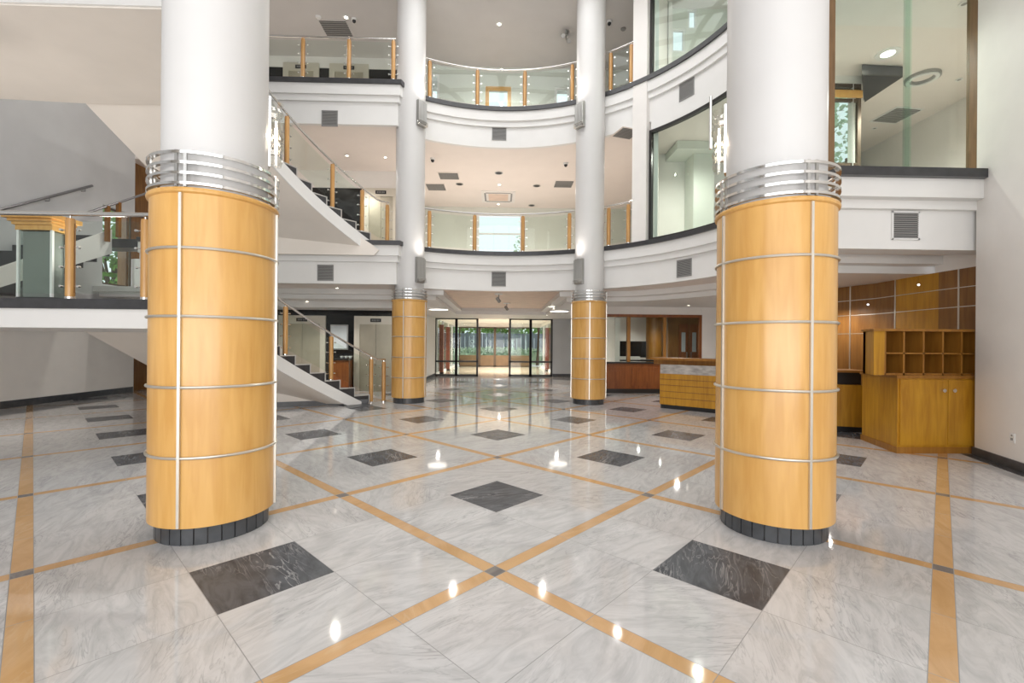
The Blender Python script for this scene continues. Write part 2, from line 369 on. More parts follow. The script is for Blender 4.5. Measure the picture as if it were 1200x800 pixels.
for i in range(-3, 4):
    x = i*1.05; y = math.sqrt(3.8**2 - x*x); sk.box(x - .04, OY - y, ZT + .6, x + .04, OY + y, ZT + .75); sk.box(-y, OY + x - .04, ZT + .62, y, OY + x + .04, ZT + .73)
struct('window_10', sk, 'fascia')

# lowered stepped ceiling on the ground floor
inner = [Vector((1.66, 18.4)), Vector((1.66, 12.62))] + [pol(5.75, a).xy for a in [R(x) for x in range(52, 5, -4)]] + [Vector((5.42, 7.15)), Vector((7.57, 7.15)), Vector((7.57, 8.3)), Vector((12, 8.3))]
low1 = [Vector((-1.56, 18.4)), *inner, Vector((12, 22)), Vector((-11.3, 22)), Vector((-11.3, 14.1)), Vector((-11, 13.95)), Vector((-11, 12.55)), Vector((-1.56, 12.55))]
inner2 = [Vector((1.9, 18.65)), Vector((1.9, 12.9))] + [pol(6.05, a).xy for a in [R(x) for x in range(50, 5, -4)]] + [Vector((5.56, 7.4)), Vector((7.5, 7.4)), Vector((7.5, 8.4)), Vector((12, 8.4))]
low2 = [Vector((-1.8, 18.65)), *inner2, Vector((12, 22)), Vector((-11.3, 22)), Vector((-11.3, 14.1)), Vector((-11, 13.95)), Vector((-11, 12.75)), Vector((-1.8, 12.75))]
struct('ceiling_lowered', MB().prism(low1, 2.86, 3.0).prism(low2, 2.74, 2.86), 'fascia')
struct('ceiling_lobby_step', MB().box(-10.9, 13.45, 2.56, -3.05, YE, 2.74), 'fascia')
struct('ceiling_coffer', MB().box(-1.56, 12.7, 2.985, 1.66, 18.4, 2.999), 'coffer')

# fascias
def fascia(name, path, base, scale=1.0, zb=None):
    t = base
    prof_w = [(0.0, t - 1.07), (0.0, t - .52), (.06, t - .52), (.06, t - .50), (.06, t - .37), (.115, t - .37), (.115, t - .11), (-.1, t - .11), (-.1, t - 1.07)]
    prof_d = [(.165, t - .11), (.165, t), (-.1, t), (-.1, t - .11)]
    o = struct(name, MB().sweep(path, prof_w, 0).sweep(path, prof_d, 1), ['fascia', 'dark']); return o
fascia('trim_1', rim, Z1); fascia('trim_2', rim, Z2)
# straight balcony front at the right, partly behind the near column
ZR = 3.95
t = ZR; rp = [Vector((7.2, 6.29)), Vector((4.55, 6.29))]; rp = rp[::-1]
def rsw(path, prof): return [( -o, z) for o, z in prof]
prof_w = [(0.0, t - 1.05), (0.0, t - .50), (-.08, t - .50), (-.08, t - .38), (-.22, t - .38), (-.22, t - .12), (.3, t - .12), (.3, t - 1.05)]
prof_d = [(-.3, t - .12), (-.3, t), (.3, t), (.3, t - .12)]
struct('trim_3', MB().sweep(rp, prof_w, 0).sweep(rp, prof_d, 1), ['fascia', 'dark'])

# ---------------------------------------------------------------- columns
def col_from(uL, uR, vm, rad):
    a, b = ray(uL, vm), ray(uR, vm); al, ar = math.atan2(a.x, a.y), math.atan2(b.x, b.y)
    d = rad/math.sin((ar - al)/2); m = (al + ar)/2; return Vector((d*math.sin(m), d*math.cos(m)))
RW = 0.44
cols = [
 (col_from(172.5, 323.5, 400, RW), (211, 322), 'large wood-clad column in the left foreground, nearest the mezzanine landing'),
 (col_from(839, 981.5, 400, RW), (950, 848), 'large wood-clad column in the right foreground, in front of the reception'),
 (Vector((-2.35, 11.85)), (472.7, 498), 'slim-looking wood-clad column at the rear left, beside the foot of the curved stair'),
 (Vector((2.31, 11.75)), (691, 669.5), 'slim-looking wood-clad column at the rear right, left of the glazed office'),
]
for i, (c, trims, lab) in enumerate(cols):
    rt = thing('column', lab, 'column', (c.x, c.y, 0), 'wood-clad round atrium columns')
    k = 28; pl = MB()
    for q in range(k):
        pl.ring(c, .30, .395, 0, .14, 2, 0, 2*PI*q/k + .012, 2*PI*(q+1)/k - .012)
    pl.lathe([(.31, 0), (.385, .0), (.385, .139), (.31, .139)], c, 56, 1, caps=False)
    pl.build('plinth', ['slate', 'black'], rt)
    MB().lathe([(.36, .0), (.37, .142), (.37, ZT)], c, 72).build('shaft', 'colw', rt)
    MB().lathe([(.40, .142), (RW, .142), (RW, 2.585), (.455, 2.595), (.46, 2.61), (.455, 2.625), (.36, 2.63)], c, 96, caps=False).build('wood_cladding', 'anigre', rt)
    for z in (.655, 1.17, 1.69, 2.19):
        MB().tube([(c.x + (RW + .007)*math.cos(2*PI*q/72), c.y + (RW + .007)*math.sin(2*PI*q/72), z) for q in range(72)], .011, 8, 0, True).build('hoop', 'trimm', rt)
    azs = []
    for u in trims:
        p, a = atcirc(u, 400, RW, c.x, c.y, near=True); azs.append(math.atan2(p.y - c.y, p.x - c.x))
    azs += [azs[0] + PI, azs[1] + PI]
    for a in azs:
        MB().obox((c.x + (RW + .006)*math.cos(a), c.y + (RW + .006)*math.sin(a)), .022, .02, .15, 2.585, a).build('vertical_trim', 'trimm', rt)
    for z in (2.655, 2.73, 2.805, 2.88):
        MB().ring(c, .42, .455, z - .004, z + .004, 96).ring(c, .435, .458, z - .010, z + .010, 96).build('steel_ring', 'chrome', rt)
    for a in azs:
        for da in (-.07, .07):
            MB().obox((c.x + .448*math.cos(a + da), c.y + .448*math.sin(a + da)), .014, .022, 2.63, 2.895, a + da).build('ring_bracket', 'satin', rt)
colp = [c[0] for c in cols]

# ---------------------------------------------------------------- lit crystal sconces on the near columns
for i in (0, 1):
    c = colp[i]; v = c.normalized(); perp = Vector((v.y, -v.x)) if i == 0 else Vector((-v.y, v.x))
    p = c + perp*.43; z0 = 3.02
    th = thing('wall_sconce', ('lit crystal glass wall sconce on the right side of the left foreground column', 'lit crystal glass wall sconce on the left side of the right foreground column')[i], 'wall lamp', (p.x, p.y, z0), 'crystal sconces on the near columns')
    b = c + perp*.375; an = math.atan2(perp.y, perp.x)
    MB().obox(b, .02, .10, z0, z0 + .60, an).obox(c + perp*.40, .05, .03, z0 + .12, z0 + .16, an).obox(c + perp*.40, .05, .03, z0 + .44, z0 + .48, an).build('back_plate', 'chrome', th)
    cr = MB(); n = 20; rr = random.Random(i); prof = []
    for q in range(14):
        z = z0 + .02 + q*.042; prof.append((.036 + .022*abs(math.sin(q*1.3)) + .006*math.cos(q*2.9), z))
    cr.lathe(prof, p, 14, caps=False); cr.build('crystal_shade', 'crystal', th, smooth=0.2)
    MB().lathe([(.005, z0 + .13), (.014, z0 + .15), (.014, z0 + .34), (.005, z0 + .37)], p, 12).build('lamp', 'lamp', th)
    if i == 1: MB().tube([(p.x + .07*perp.x, p.y + .07*perp.y, z0 + .25), (p.x + .07*perp.x, p.y + .07*perp.y, z0 + .72)], .012).build('chrome_rod', 'chrome', th)
# ribbed uplights on the rear columns
wl_lab = {(2, 0): 'ribbed silver wall light on the rear left column, just above the wood cladding', (2, 1): 'ribbed silver wall light high on the rear left column, level with the upper fascia',
          (3, 0): 'ribbed silver wall light on the rear right column, just above the wood cladding', (3, 1): 'ribbed silver wall light high on the rear right column, level with the upper fascia'}
for i in (2, 3):
    for lv, zc in ((0, 3.38), (1, 7.35)):
        c = colp[i]; a = R(-38) if i == 2 else R(218)
        d = Vector((math.cos(a), math.sin(a))); p = c + d*.37
        th = thing('column_uplight', wl_lab[(i, lv)], 'wall lamp', (p.x, p.y, zc - .32), 'ribbed uplights on the rear columns')
        MB().obox(p, .10, .26, zc - .32, zc + .32, a).build('housing', 'satin', th)
        rb = MB()
        for q in range(7):
            s = -.12 + q*.04; pr = p + d*.07 + Vector((-d.y, d.x))*s
            rb.lathe([(.019, zc - .30 + abs(q - 3)*.015), (.019, zc + .32 - abs(q - 3)*.01)], pr, 8)
        rb.build('ribbed_glass', 'satin', th)
        rb = MB()
        for q in range(4): rb.obox(p + d*.08, .09, .27, zc - .31 + q*.03, zc - .30 + q*.03, a)
        rb.build('fin', 'chrome', th)

# ---------------------------------------------------------------- balustrades
_pm = {}
def post_meshes():
    w = MB(); w.lathe([(.048, .03), (.050, .05), (.050, .97), (.044, 1.0)], (0, 0), 20)
    w.box(-.053, -.006, .08, .053, .006, .94, 1)
    o = w.build('post', ['postw', 'brownw']); me = o.data; bpy.data.objects.remove(o)
    c = MB(); c.tube([(-.105, 0, 0), (.105, 0, 0)], .006, 8); c.tube([(-.11, -.022, 0), (-.11, .012, 0)], .015, 10); c.tube([(.11, -.022, 0), (.11, .012, 0)], .015, 10)
    o = c.build('glass_clamp', 'chrome'); cm = o.data; bpy.data.objects.remove(o)
    f = MB().lathe([(.055, 0), (.055, .03), (.045, .035)], (0, 0), 20); o = f.build('post_foot', 'chrome'); fm = o.data; bpy.data.objects.remove(o)
    tp = MB().lathe([(.012, .99), (.012, 1.06)], (0, 0), 8); o = tp.build('rail_pin', 'chrome'); tm = o.data; bpy.data.objects.remove(o)
    return me, cm, fm, tm
PM = post_meshes()
def balustrade(label, fn, t0, t1, posts, n=40, group='glass balustrades', h=1.05, railmat='chrome', stair=False, gap=.02, panels=None, rail_r=.024, rail_ext=None, foot=None, gb=.07):
    p0 = fn(t0); rt = thing('balustrade', label, 'balustrade', tuple(p0), group)
    rp = [fn(t0 + (t1 - t0)*i/n) + Vector((0, 0, h + (.05 if stair else 0))) for i in range(n+1)]
    if rail_ext: rp = [Vector(p) for p in rail_ext[0]] + rp + [Vector(p) for p in rail_ext[1]]
    MB().tube(rp, rail_r, 12).build('handrail', railmat, rt)
    L = (fn(t1) - fn(t0)).length
    for tp in posts:
        p = fn(tp); q = fn(tp + 1e-3) - fn(tp - 1e-3); a = math.atan2(q.y, q.x)
        zr = p.z + h + (.05 if stair else 0)
        if foot: p = Vector((p.x, p.y, foot(tp)))
        sz = (zr - p.z - 0.01)/1.05
        po = link('post', PM[0], rt, p - p0, a); po.scale = (1, 1, sz)
        for z in (.16, .40, .64, .86):
            link('glass_clamp', PM[1], po, (0, 0, z))
        link('post_foot', PM[2], po); link('rail_pin', PM[3], po)
    pp = panels or sorted(posts)
    for a, b in zip(pp[:-1], pp[1:]):
        g = MB(); k = 10; e = gap*(b - a)/abs(b - a) if panels is None else 0
        ln = max(.1, (fn(b) - fn(a)).length); dd = .075/ln*(b - a)
        pts = [fn(a + dd + (b - a - 2*dd)*i/k) for i in range(k+1)]
        vs = []; 
        for i, p in enumerate(pts):
            q = pts[min(i+1, k)] - pts[max(i-1, 0)]; nn = Vector((-q.y, q.x, 0)).normalized()*.005
            vs += [p - nn + Vector((0, 0, gb)), p + nn + Vector((0, 0, gb)), p + nn + Vector((0, 0, h - .09)), p - nn + Vector((0, 0, h - .09))]
        fs = [(i*4 + q, (i+1)*4 + q, (i+1)*4 + (q+1) % 4, i*4 + (q+1) % 4) for i in range(k) for q in range(4)] + [(3, 2, 1, 0), (4*k, 4*k+1, 4*k+2, 4*k+3)]
        g.add(vs, fs); g.build('glass_panel', 'glass', rt)
    return rt
def rimfn(z, rad=RF - .08):
    return lambda a: pol(rad, a, z)
def ang_at(u, rad=RF - .08): return atcirc(u, 300, rad)[1]
for z, nm in ((Z1, 'first-floor'), (Z2, 'upper-floor')):
    us = [503, 556, 612.5, 667] if z == Z1 else [502, 558, 613.5, 669]
    ps = sorted(ang_at(u) for u in us)
    balustrade(f'curved glass {nm} balustrade between the two rear columns', rimfn(z), ps[0] - .03, ps[-1] + .03, ps, railmat='satin' if z == Z1 else 'chrome')
    us = [713, 736] if z == Z1 else [714, 738]
    ps = sorted(ang_at(u) for u in us)
    balustrade(f'short curved glass {nm} balustrade between rear right column and white pilaster', rimfn(z), ps[0] - .02, ps[-1] + .08, ps)
# straight upper balcony at the left
fl = lambda t: Vector((t, 11.42, Z2))
ps = [aty(u, 70, 11.42).x for u in (300, 355, 409, 461)]
balustrade('straight glass upper-floor balustrade left of the rear left column', fl, -8.8, -2.65, [-7.6, -6.7] + ps[1:])

# ---------------------------------------------------------------- curved stairs
RI = 4.95; NR = 10; RISE = .2035; A0, DA = R(131.3), R(4.47)
def inner_p(t, z=0, dr=0): return pol(RI + dr, A0 + DA*NR*t, z)
OP = [(0.0, (-5.0, 11.75)), (.30, (-6.3, 11.0)), (.62, (-7.3, 9.75)), (1.0, (-7.45, 8.25))]
def outer_p(t, z=0):
    t = min(1, max(0, t))
    for (a, p), (b, q) in zip(OP[:-1], OP[1:]):
        if t <= b:
            s = (t - a)/(b - a); p, q = Vector(p), Vector(q); r = p.lerp(q, s); return Vector((r.x, r.y, z))
def nosing(z0, t): return z0 + RISE*(NR*t + 1)
def stair(label, z0, fill):
    rt = thing('staircase', label, 'staircase', tuple(inner_p(0, z0)), 'curved stair flights')
    st = MB(); ns = MB()
    for k in range(NR):
        ta, tb = k/NR, (k+1)/NR; zt = z0 + RISE*(k+1)
        za, zb = max(0, nosing(z0, ta) - .50), max(0, nosing(z0, tb) - .50)
        tm = (ta + tb)/2; zm = (za + zb)/2
        I = [inner_p(x) for x in (ta, tm, tb)]; O = [outer_p(x) for x in (ta, tm, tb)]; zz = (za, zm, zb)
        for j in (0, 1):
            st.hexa([(O[j].x, O[j].y, zz[j]), (I[j].x, I[j].y, zz[j]), (I[j+1].x, I[j+1].y, zz[j+1]), (O[j+1].x, O[j+1].y, zz[j+1]),
                     (O[j].x, O[j].y, zt), (I[j].x, I[j].y, zt), (I[j+1].x, I[j+1].y, zt), (O[j+1].x, O[j+1].y, zt)])
        # pale edge on tread and riser
        a, b = inner_p(ta, dr=-.012), inner_p(tb, dr=-.012); a2, b2 = inner_p(ta, dr=.03), inner_p(tb, dr=.03)
        ns.hexa([(a2.x, a2.y, zt), (a.x, a.y, zt), (b.x, b.y, zt), (b2.x, b2.y, zt), (a2.x, a2.y, zt + .022), (a.x, a.y, zt + .022), (b.x, b.y, zt + .022), (b2.x, b2.y, zt + .022)])
        c = outer_p(ta); e = inner_p(ta + .006)
        ns.hexa([(c.x, c.y, zt), (a2.x, a2.y, zt), (e.x, e.y, zt), (c.x, c.y + .03, zt), (c.x, c.y, zt + .012), (a2.x, a2.y, zt + .012), (e.x, e.y, zt + .012), (c.x, c.y + .03, zt + .012)])
        d0, d1 = inner_p(ta, dr=-.012), inner_p(ta + .007, dr=-.012)
        ns.hexa([(a2.x, a2.y, zt - RISE), (d0.x, d0.y, zt - RISE), (d1.x, d1.y, zt - RISE), (e.x, e.y, zt - RISE), (a2.x, a2.y, zt), (d0.x, d0.y, zt), (d1.x, d1.y, zt), (e.x, e.y, zt)])
    st.build('steps', 'dark', rt, smooth=0); ns.build('nosing', 'nosing', rt, smooth=0)
    # white stringer band and beige soffit
    sb = MB(); so = MB(); n = 40; T0 = .0
    for i in range(n):
        ta, tb = i/n, (i+1)/n
        def zs(t): return max(0.0, nosing(z0, t) - .52), max(0.0, nosing(z0, t) - .20)
        (l0, h0), (l1, h1) = zs(ta), zs(tb)
        if z0 < 1: 
            l0, l1 = max(0.0, l0), max(0.0, l1)
            h0 = max(h0 - .06*(1 - ta), 0.0)*1.0; h1 = max(h1 - .06*(1 - tb), 0)
        if h0 - l0 < .01 and h1 - l1 < .01: continue
        a, b, c, d = inner_p(ta, dr=-.03), inner_p(tb, dr=-.03), inner_p(tb, dr=.02), inner_p(ta, dr=.02)
        sb.hexa([(d.x, d.y, l0), (a.x, a.y, l0), (b.x, b.y, l1), (c.x, c.y, l1), (d.x, d.y, h0), (a.x, a.y, h0), (b.x, b.y, h1), (c.x, c.y, h1)])
        m0, m1 = nosing(z0, ta) - .515, nosing(z0, tb) - .515
        if m0 > .02:
            o1, o2 = outer_p(ta), outer_p(tb)
            so.add([(a.x, a.y, m0), (b.x, b.y, m1), (o2.x, o2.y, m1), (o1.x, o1.y, m0), (a.x, a.y, m0 + .01), (b.x, b.y, m1 + .01), (o2.x, o2.y, m1 + .01), (o1.x, o1.y, m0 + .01)],
                   [(0, 1, 2, 3), (7, 6, 5, 4), (0, 3, 7, 4), (1, 5, 6, 2), (3, 2, 6, 7)])
    sb.build('stringer', 'fascia', rt); so.build('soffit', 'soffit', rt)
    if fill:
        wf = MB(); bs = MB(); pa_, pb_ = Vector((-3.28, 11.42)), Vector((-7.0, 10.15)); k = 24
        for i in range(k):
            a, b = pa_.lerp(pb_, i/k), pa_.lerp(pb_, (i+1)/k); e = (b - a).normalized(); q = Vector((-e.y, e.x)); q = q if q.y < 0 else -q
            m = [max(.0, nosing(z0, (math.atan2(p.y - OY, p.x) - A0)/(DA*NR)) - .53) for p in (a, b)]
            if m[0] > .02: wf.hexa([(a.x, a.y, 0), (b.x, b.y, 0), (b.x - q.x*.06, b.y - q.y*.06, 0), (a.x - q.x*.06, a.y - q.y*.06, 0), (a.x, a.y, m[0]), (b.x, b.y, m[1]), (b.x - q.x*.06, b.y - q.y*.06, m[1]), (a.x - q.x*.06, a.y - q.y*.06, m[0])])
            bs.prism([a + q*.03, b + q*.03, b, a], 0, .12)
        wf.build('spandrel', 'soffit', rt); bs.build('base_strip', 'dark', rt)
    return rt
stair('lower curved dark stair flight rising left from the ground floor behind the rear left column', 0.0, True)
upper_flight = stair('upper curved dark stair flight rising left from the first floor to the high landing', 4.07, False)
def stfn(z0): return lambda t: inner_p(t, nosing(z0, max(t, 0)) + (min(0, t))*0, .03)
def t_at(u, v=400):
    p, a = atcirc(u, v, RI + .03)
    return (a - A0)/(DA*NR) if a > 0 else 1.0
def stfn_foot(z0):
    def f(t):
        k = math.floor(t*NR + 1e-6); return inner_p(t, z0 + RISE*(NR*max(0, t) + (1 if t >= 0 else 0)), .03)
    return f
ff = lambda z0: (lambda t: inner_p(t, z0 + max(0.0, RISE*(NR*t + .6)), .085))
def foot(z0): return lambda t: z0 + .001 if t < 0 else z0 + RISE*(math.floor(NR*t + 1e-6) + 1) + .013
def mid(t): return (math.floor(NR*t) + .5)/NR
posts1 = [t_at(451), min(-.02, t_at(435.5)), mid(t_at(383)), mid(t_at(333)), .85]
balustrade('glass stair balustrade with chrome rail on the lower curved flight', ff(0.0), t_at(451) - .01, 1.0, posts1, stair=True, foot=foot(0), gb=.15)
posts3 = [t_at(455, 250), mid(t_at(425, 250)), mid(t_at(388, 250)), mid(t_at(338, 250)), .95]
balustrade('glass stair balustrade with chrome rail on the upper curved flight', ff(4.07), t_at(455, 250) - .01, 1.0, posts3, stair=True, foot=foot(4.07), gb=.15)
# beige wall closing the space under the upper flight, above the first-floor front
sp = [(aty(u, v, 11.30).x, aty(u, v, 11.30).z) for u, v in ((318, 178), (330, 195), (349, 216), (372, 238), (397, 259), (420, 276), (437, 287), (444, 293))]
mb = MB(); x0 = sp[0][0] - 1.5
pts = [(x0, 3.69)] + [(x0, sp[0][1])] + sp + [(sp[-1][0] - .12, 3.69)]
n = len(pts)
mb.add([(x, 11.30, z) for x, z in pts] + [(x, 11.33, z) for x, z in pts], [tuple(range(n))[::-1], tuple(range(n, 2*n))] + [(i, (i+1) % n, n + (i+1) % n, n + i) for i in range(n)])
mb.build('spandrel', 'soffit', upper_flight, smooth=0)

# ---------------------------------------------------------------- landings at the left
LY = 5.85
land = [(-11, LY), (-4.05, LY), (-4.55, 6.6), (-4.85, 7.4), (-4.96, 8.25), (-7.45, 8.25), (-11, 8.0)]
struct('floor_landing', MB().prism(land, 1.67, 1.91, 0).prism([(-11, LY - .03), (-4.02, LY - .03)] + land[2:], 1.91, 2.035, 1), ['fascia', 'dark'])
struct('floor_high_landing', MB().prism(land, 5.74, 5.98, 0).prism([(-11, LY - .03), (-4.02, LY - .03)] + land[2:], 5.98, 6.105, 1).prism([(p[0], p[1] + (.03 if p[1] == LY else 0)) for p in land], 5.72, 5.74, 2), ['fascia', 'dark', 'soffit'])
lf = lambda t: Vector((t, LY + .05, 2.035))
lx = [aty(u, 350, LY + .05).x for u in (-14, 82, 170)]
balustrade('glass balustrade with steel rail along the front of the mezzanine landing at left', lf, -10.9, -4.1, [-10.2, lx[0] - 1.0 if lx[0] > -9 else -8.4, lx[1], lx[2]][0:1] + [-8.3, lx[1], lx[2]], n=4, h=1.08, rail_r=.03)
# straight flight along the left wall
rt = thing('staircase', 'straight dark stair flight rising along the left grey wall from the landing', 'staircase', (-10.3, 8.0, 2.035))
st = MB(); n2 = 10; tr = .36
for k in range(n2):
    st.box(-10.99, 8.0 + k*tr, 2.035 + RISE*(k-1.2) if k > 1 else 2.036, -9.75, 8.0 + (k+1)*tr, 2.035 + RISE*(k+1))
st.box(-10.99, 8.0 + n2*tr, 3.85, -8.9, 12.1, 4.07)
st.build('steps', 'dark', rt, smooth=0)
sb = MB(); y1 = 8.0 + n2*tr
sb.add([(-9.75, 8.0, 2.04), (-9.70, 8.0, 2.04), (-9.70, y1, 3.70), (-9.75, y1, 3.70), (-9.75, 8.0, 2.34), (-9.70, 8.0, 2.34), (-9.70, y1, 4.3), (-9.75, y1, 4.3)], [(0, 3, 2, 1), (4, 5, 6, 7), (0, 1, 5, 4), (1, 2, 6, 5), (2, 3, 7, 6), (3, 0, 4, 7)])
sb.build('stringer', 'fascia', rt)
wr = thing('wall_handrail', 'grey tubular handrail bracketed to the left grey wall above the landing', 'handrail', (-10.9, 9.0, 4.2))
p, q = atx(-40, 256, -10.9), atx(108, 217.5, -10.9)
MB().tube([p, q], .032, 12).build('rail', 'handrail_dark', wr)
for s in (.12, .6, .93):
    r = p.lerp(q, s); MB().tube([r, r + Vector((0, 0, -.1)), r + Vector((-.1, 0, -.1))], .012, 8).build('bracket', 'handrail_dark', wr)
ws = thing('stair_handrail', 'grey handrail on square wooden posts beside the straight flight at far left', 'handrail', (-9.75, 8.6, 2.5))
p, q = atx(100, 250, -9.62), atx(176, 225, -9.62)
MB().tube([p, q], .028, 12).build('rail', 'handrail_dark', ws)
for u in (139, 126):
    r = atx(u, 250, -9.62); zb = 2.04 + (r.y - 8)/tr*RISE; zt = p.z + (q.z - p.z)*(r.y - p.y)/(q.y - p.y)
    MB().box(r.x - .04, r.y - .04, zb, r.x + .04, r.y + .04, zt).build('post', 'brownw', ws)
# display case on the landing
a = aty(19, 300, 6.55); b = aty(61, 300, 6.55); dc = thing('display_case', 'wooden-topped glass display case standing on the mezzanine landing', 'display case', ((a.x + b.x)/2, 6.66, 2.035))
MB().box(a.x, 6.55, 2.035, b.x, 6.80, 2.12).build('base', 'dark', dc)
MB().box(a.x + .02, 6.57, 2.12, b.x - .02, 6.78, 3.06).build('case_glass', 'glass_big', dc)
MB().box(a.x + .04, 6.60, 2.12, b.x - .04, 6.77, 3.05).build('back_panel', 'grille', dc)
fr = MB()
for x in (a.x, b.x - .03):
    for y in (6.55, 6.77): fr.box(x, y, 2.12, x + .03, y + .03, 3.06)
fr.build('frame', 'white', dc)
cr = MB().box(a.x - .01, 6.54, 3.06, b.x + .01, 6.81, 3.13).box(a.x - .03, 6.51, 3.13, b.x + .03, 6.83, 3.17).box(a.x - .06, 6.48, 3.17, b.x + .06, 6.86, 3.21).box(a.x - .10, 6.44, 3.21, b.x + .10, 6.90, 3.27)
cr.build('cornice', 'anigre', dc)

# left wall window and dark stairwell wall
wn = MB().box(-11.14, 12.85, 3.1, -11.10, 13.95, 3.16).box(-11.14, 12.85, 5.24, -11.10, 13.95, 5.3).box(-11.14, 12.85, 3.16, -11.1, 12.9, 5.24).box(-11.14, 13.9, 3.16, -11.1, 13.95, 5.24).box(-11.135, 12.9, 4.3, -11.105, 13.9, 4.35)
w8 = struct('window_8', wn, 'bronze'); MB().box(-11.125, 12.9, 3.16, -11.115, 13.9, 5.24).build('pane', 'glass', w8)

# ---------------------------------------------------------------- windows on the curve, pilaster
aL = atcirc(763, 280, 4.93)[1]; aR = R(-12)
def curved_window(name, z0, z1, parent_label=None):
    fr = MB().ring((0, OY), 4.86, 4.96, z0, z0 + .07, 40, 0, aR, aL).ring((0, OY), 4.86, 4.96, z1 - .07, z1, 40, 0, aR, aL)
    for a in (aL, aR): fr.obox(pol(4.91, a).xy, .1, .06, z0, z1, a)
    o = struct(name, fr, 'blackf')
    MB().ring((0, OY), 4.905, 4.917, z0 + .06, z1 - .06, 40, 0, aR, aL).build('pane', 'glass_big', o); return o
curved_window('window_1', Z1 + .0, 6.78); curved_window('window_2', Z2 + .0, ZT - .02)
struct('wall_window_head', MB().ring((0, OY), 4.88, 5.0, 6.78, 7.0, 40, 0, aR, aL), 'fascia')
pa, pb = atcirc(758, 280, 4.8)[1], atcirc(741.5, 280, 4.8)[1]
pil = MB().ring((0, OY), 4.74, 5.0, Z1, 7.0, 6, 0, pa, pb).ring((0, OY), 4.74, 5.0, 7.0, Z2 - .11, 6, 0, pa, pb).ring((0, OY), 4.74, 5.0, Z2, ZT, 6, 0, pa, pb)
struct('wall_pilaster', pil, 'wall')
struct('wall_pilaster_return', MB().ring((0, OY), 4.96, 5.05, Z1, 7.0, 4, 0, aL - .005, pa).ring((0, OY), 4.96, 5.05, Z2, ZT, 4, 0, aL - .005, pa), 'wall')

# rooms behind the curved windows and the straight window at right
pr = pol(5.0, aL).xy
struct('wall_room_left', MB().prism([pr, pr + Vector((.1, -.05)), (4.55, 13.0), (4.4, 13.0)], 4.0, 7.0).prism([pr, pr + Vector((.1, -.05)), (4.55, 12.2), (4.4, 12.2)], 8.0, ZT), 'wall')
nb = MB().box(aty(812, 300, 12.3).x, 12.3, 4.0, aty(836, 300, 12.3).x, 12.89, 6.995).box(4.7, 12.0, 6.78, 6.5, 12.89, 6.995)
struct('wall_room_niche', nb, 'wall_sage')
struct('wall_room_back', MB().box(4.4, 12.9, 4.0, 6.5, 13.05, 7.0), 'wall')
# upper room back wall with two small windows
x1a, x1b = aty(787, 45, 12.1).x, aty(803, 45, 12.1).x; x2a, x2b = aty(806, 15, 12.1).x, aty(817, 15, 12.1).x
wq = MB(); 
wq.box(4.2, 12.1, 8.0, 6.5, 12.25, 9.42).box(4.2, 12.1, 9.42, x1a, 12.25, 10.05).box(x1b, 12.1, 9.42, 6.5, 12.25, 10.05).box(4.2, 12.1, 10.05, x2a, 12.25, ZT).box(x2b, 12.1, 10.05, 6.5, 12.25, ZT)
struct('wall_upper_room_back', wq, 'wall_sage')
struct('wall_upper_room_side', MB().box(6.45, 6.5, 8.0, 6.6, 12.2, ZT), 'wall')
def small_win(name, xa, xb, y, z0, z1, t=.05, m='white', mull=None):
    fr = MB().box(xa, y, z0, xb, y + .06, z0 + t).box(xa, y, z1 - t, xb, y + .06, z1).box(xa, y, z0 + t, xa + t, y + .06, z1 - t).box(xb - t, y, z0 + t, xb, y + .06, z1 - t)
    if mull is not None:
        for q in mull: fr.box(xa + t, y + .005, q - t*.4, xb - t, y + .055, q + t*.4)
    o = struct(name, fr, m); MB().box(xa + t, y + .025, z0 + t, xb - t, y + .035, z1 - t).build('pane', 'glass', o); return o
small_win('window_3', x1a, x1b, 12.12, 9.42, 10.05); small_win('window_4', x2a, x2b, 12.12, 10.05, ZT - .01)

# straight window at right, two frameless panes between brown jambs
YW = 6.34
ja, jb = aty(968, 100, YW).x, aty(978.5, 100, YW).x; jc, jd = aty(1142.5, 100, YW).x, aty(1150.5, 100, YW).x
w5 = struct('window_5', MB().box(ja, YW, ZR, jb, YW + .12, 8.0).box(jc, YW - .1, ZR, jd, YW + .12, 8.0), 'brownf')
jm = aty(1066, 100, YW).x
MB().box(jb, YW + .05, ZR, jm + .05, YW + .062, 8.0).build('pane', 'glass_big', w5)
MB().box(jm - .02, YW + .075, ZR, jc, YW + .087, 8.0).build('pane', 'glass_big', w5)
MB().box(jm - .03, YW + .03, ZR, jm + .055, YW + .042, 8.0).build('glass_joint', 'glass_joint', w5)
struct('wall_room_right', MB().box(10.15, 6.3, 4.0, 10.3, 12.8, 7.0), 'wall')
struct('wall_room_diagonal', MB().prism([(7.12, 9.0), (10.3, 12.75), (10.3, 12.95), (7.12, 9.15)], 4.0, 7.0), 'wall')
struct('wall_room_right_front', MB().box(7.3, 6.2, 4.0, 10.3, 6.34, 7.0), 'wall')
wx0, wx1 = aty(974, 140, 9.0).x, aty(1010, 140, 9.0).x
wz0, wz1 = 5.0, 6.85
struct('wall_room_window', MB().box(4.9, 9.0, 4.0, 6.5, 9.12, 7.0).box(6.5, 9.0, 4.0, wx1 + .06, 9.12, wz0).box(6.5, 9.0, wz1, wx1 + .06, 9.12, 7.0), 'wall')
small_win('window_6', 6.5, wx1, 9.02, wz0, wz1, .07, 'bronze', [5.22, 6.52, 6.72])
struct('trim_5', MB().box(6.5, 8.98, 6.55, wx1, 9.0, 6.70), 'anigre')
bx = thing('ceiling_blind_box', 'dark grey wedge-shaped blind box hanging from the ceiling behind the right window', 'blind box', (7.3, 8.6, 6.8))
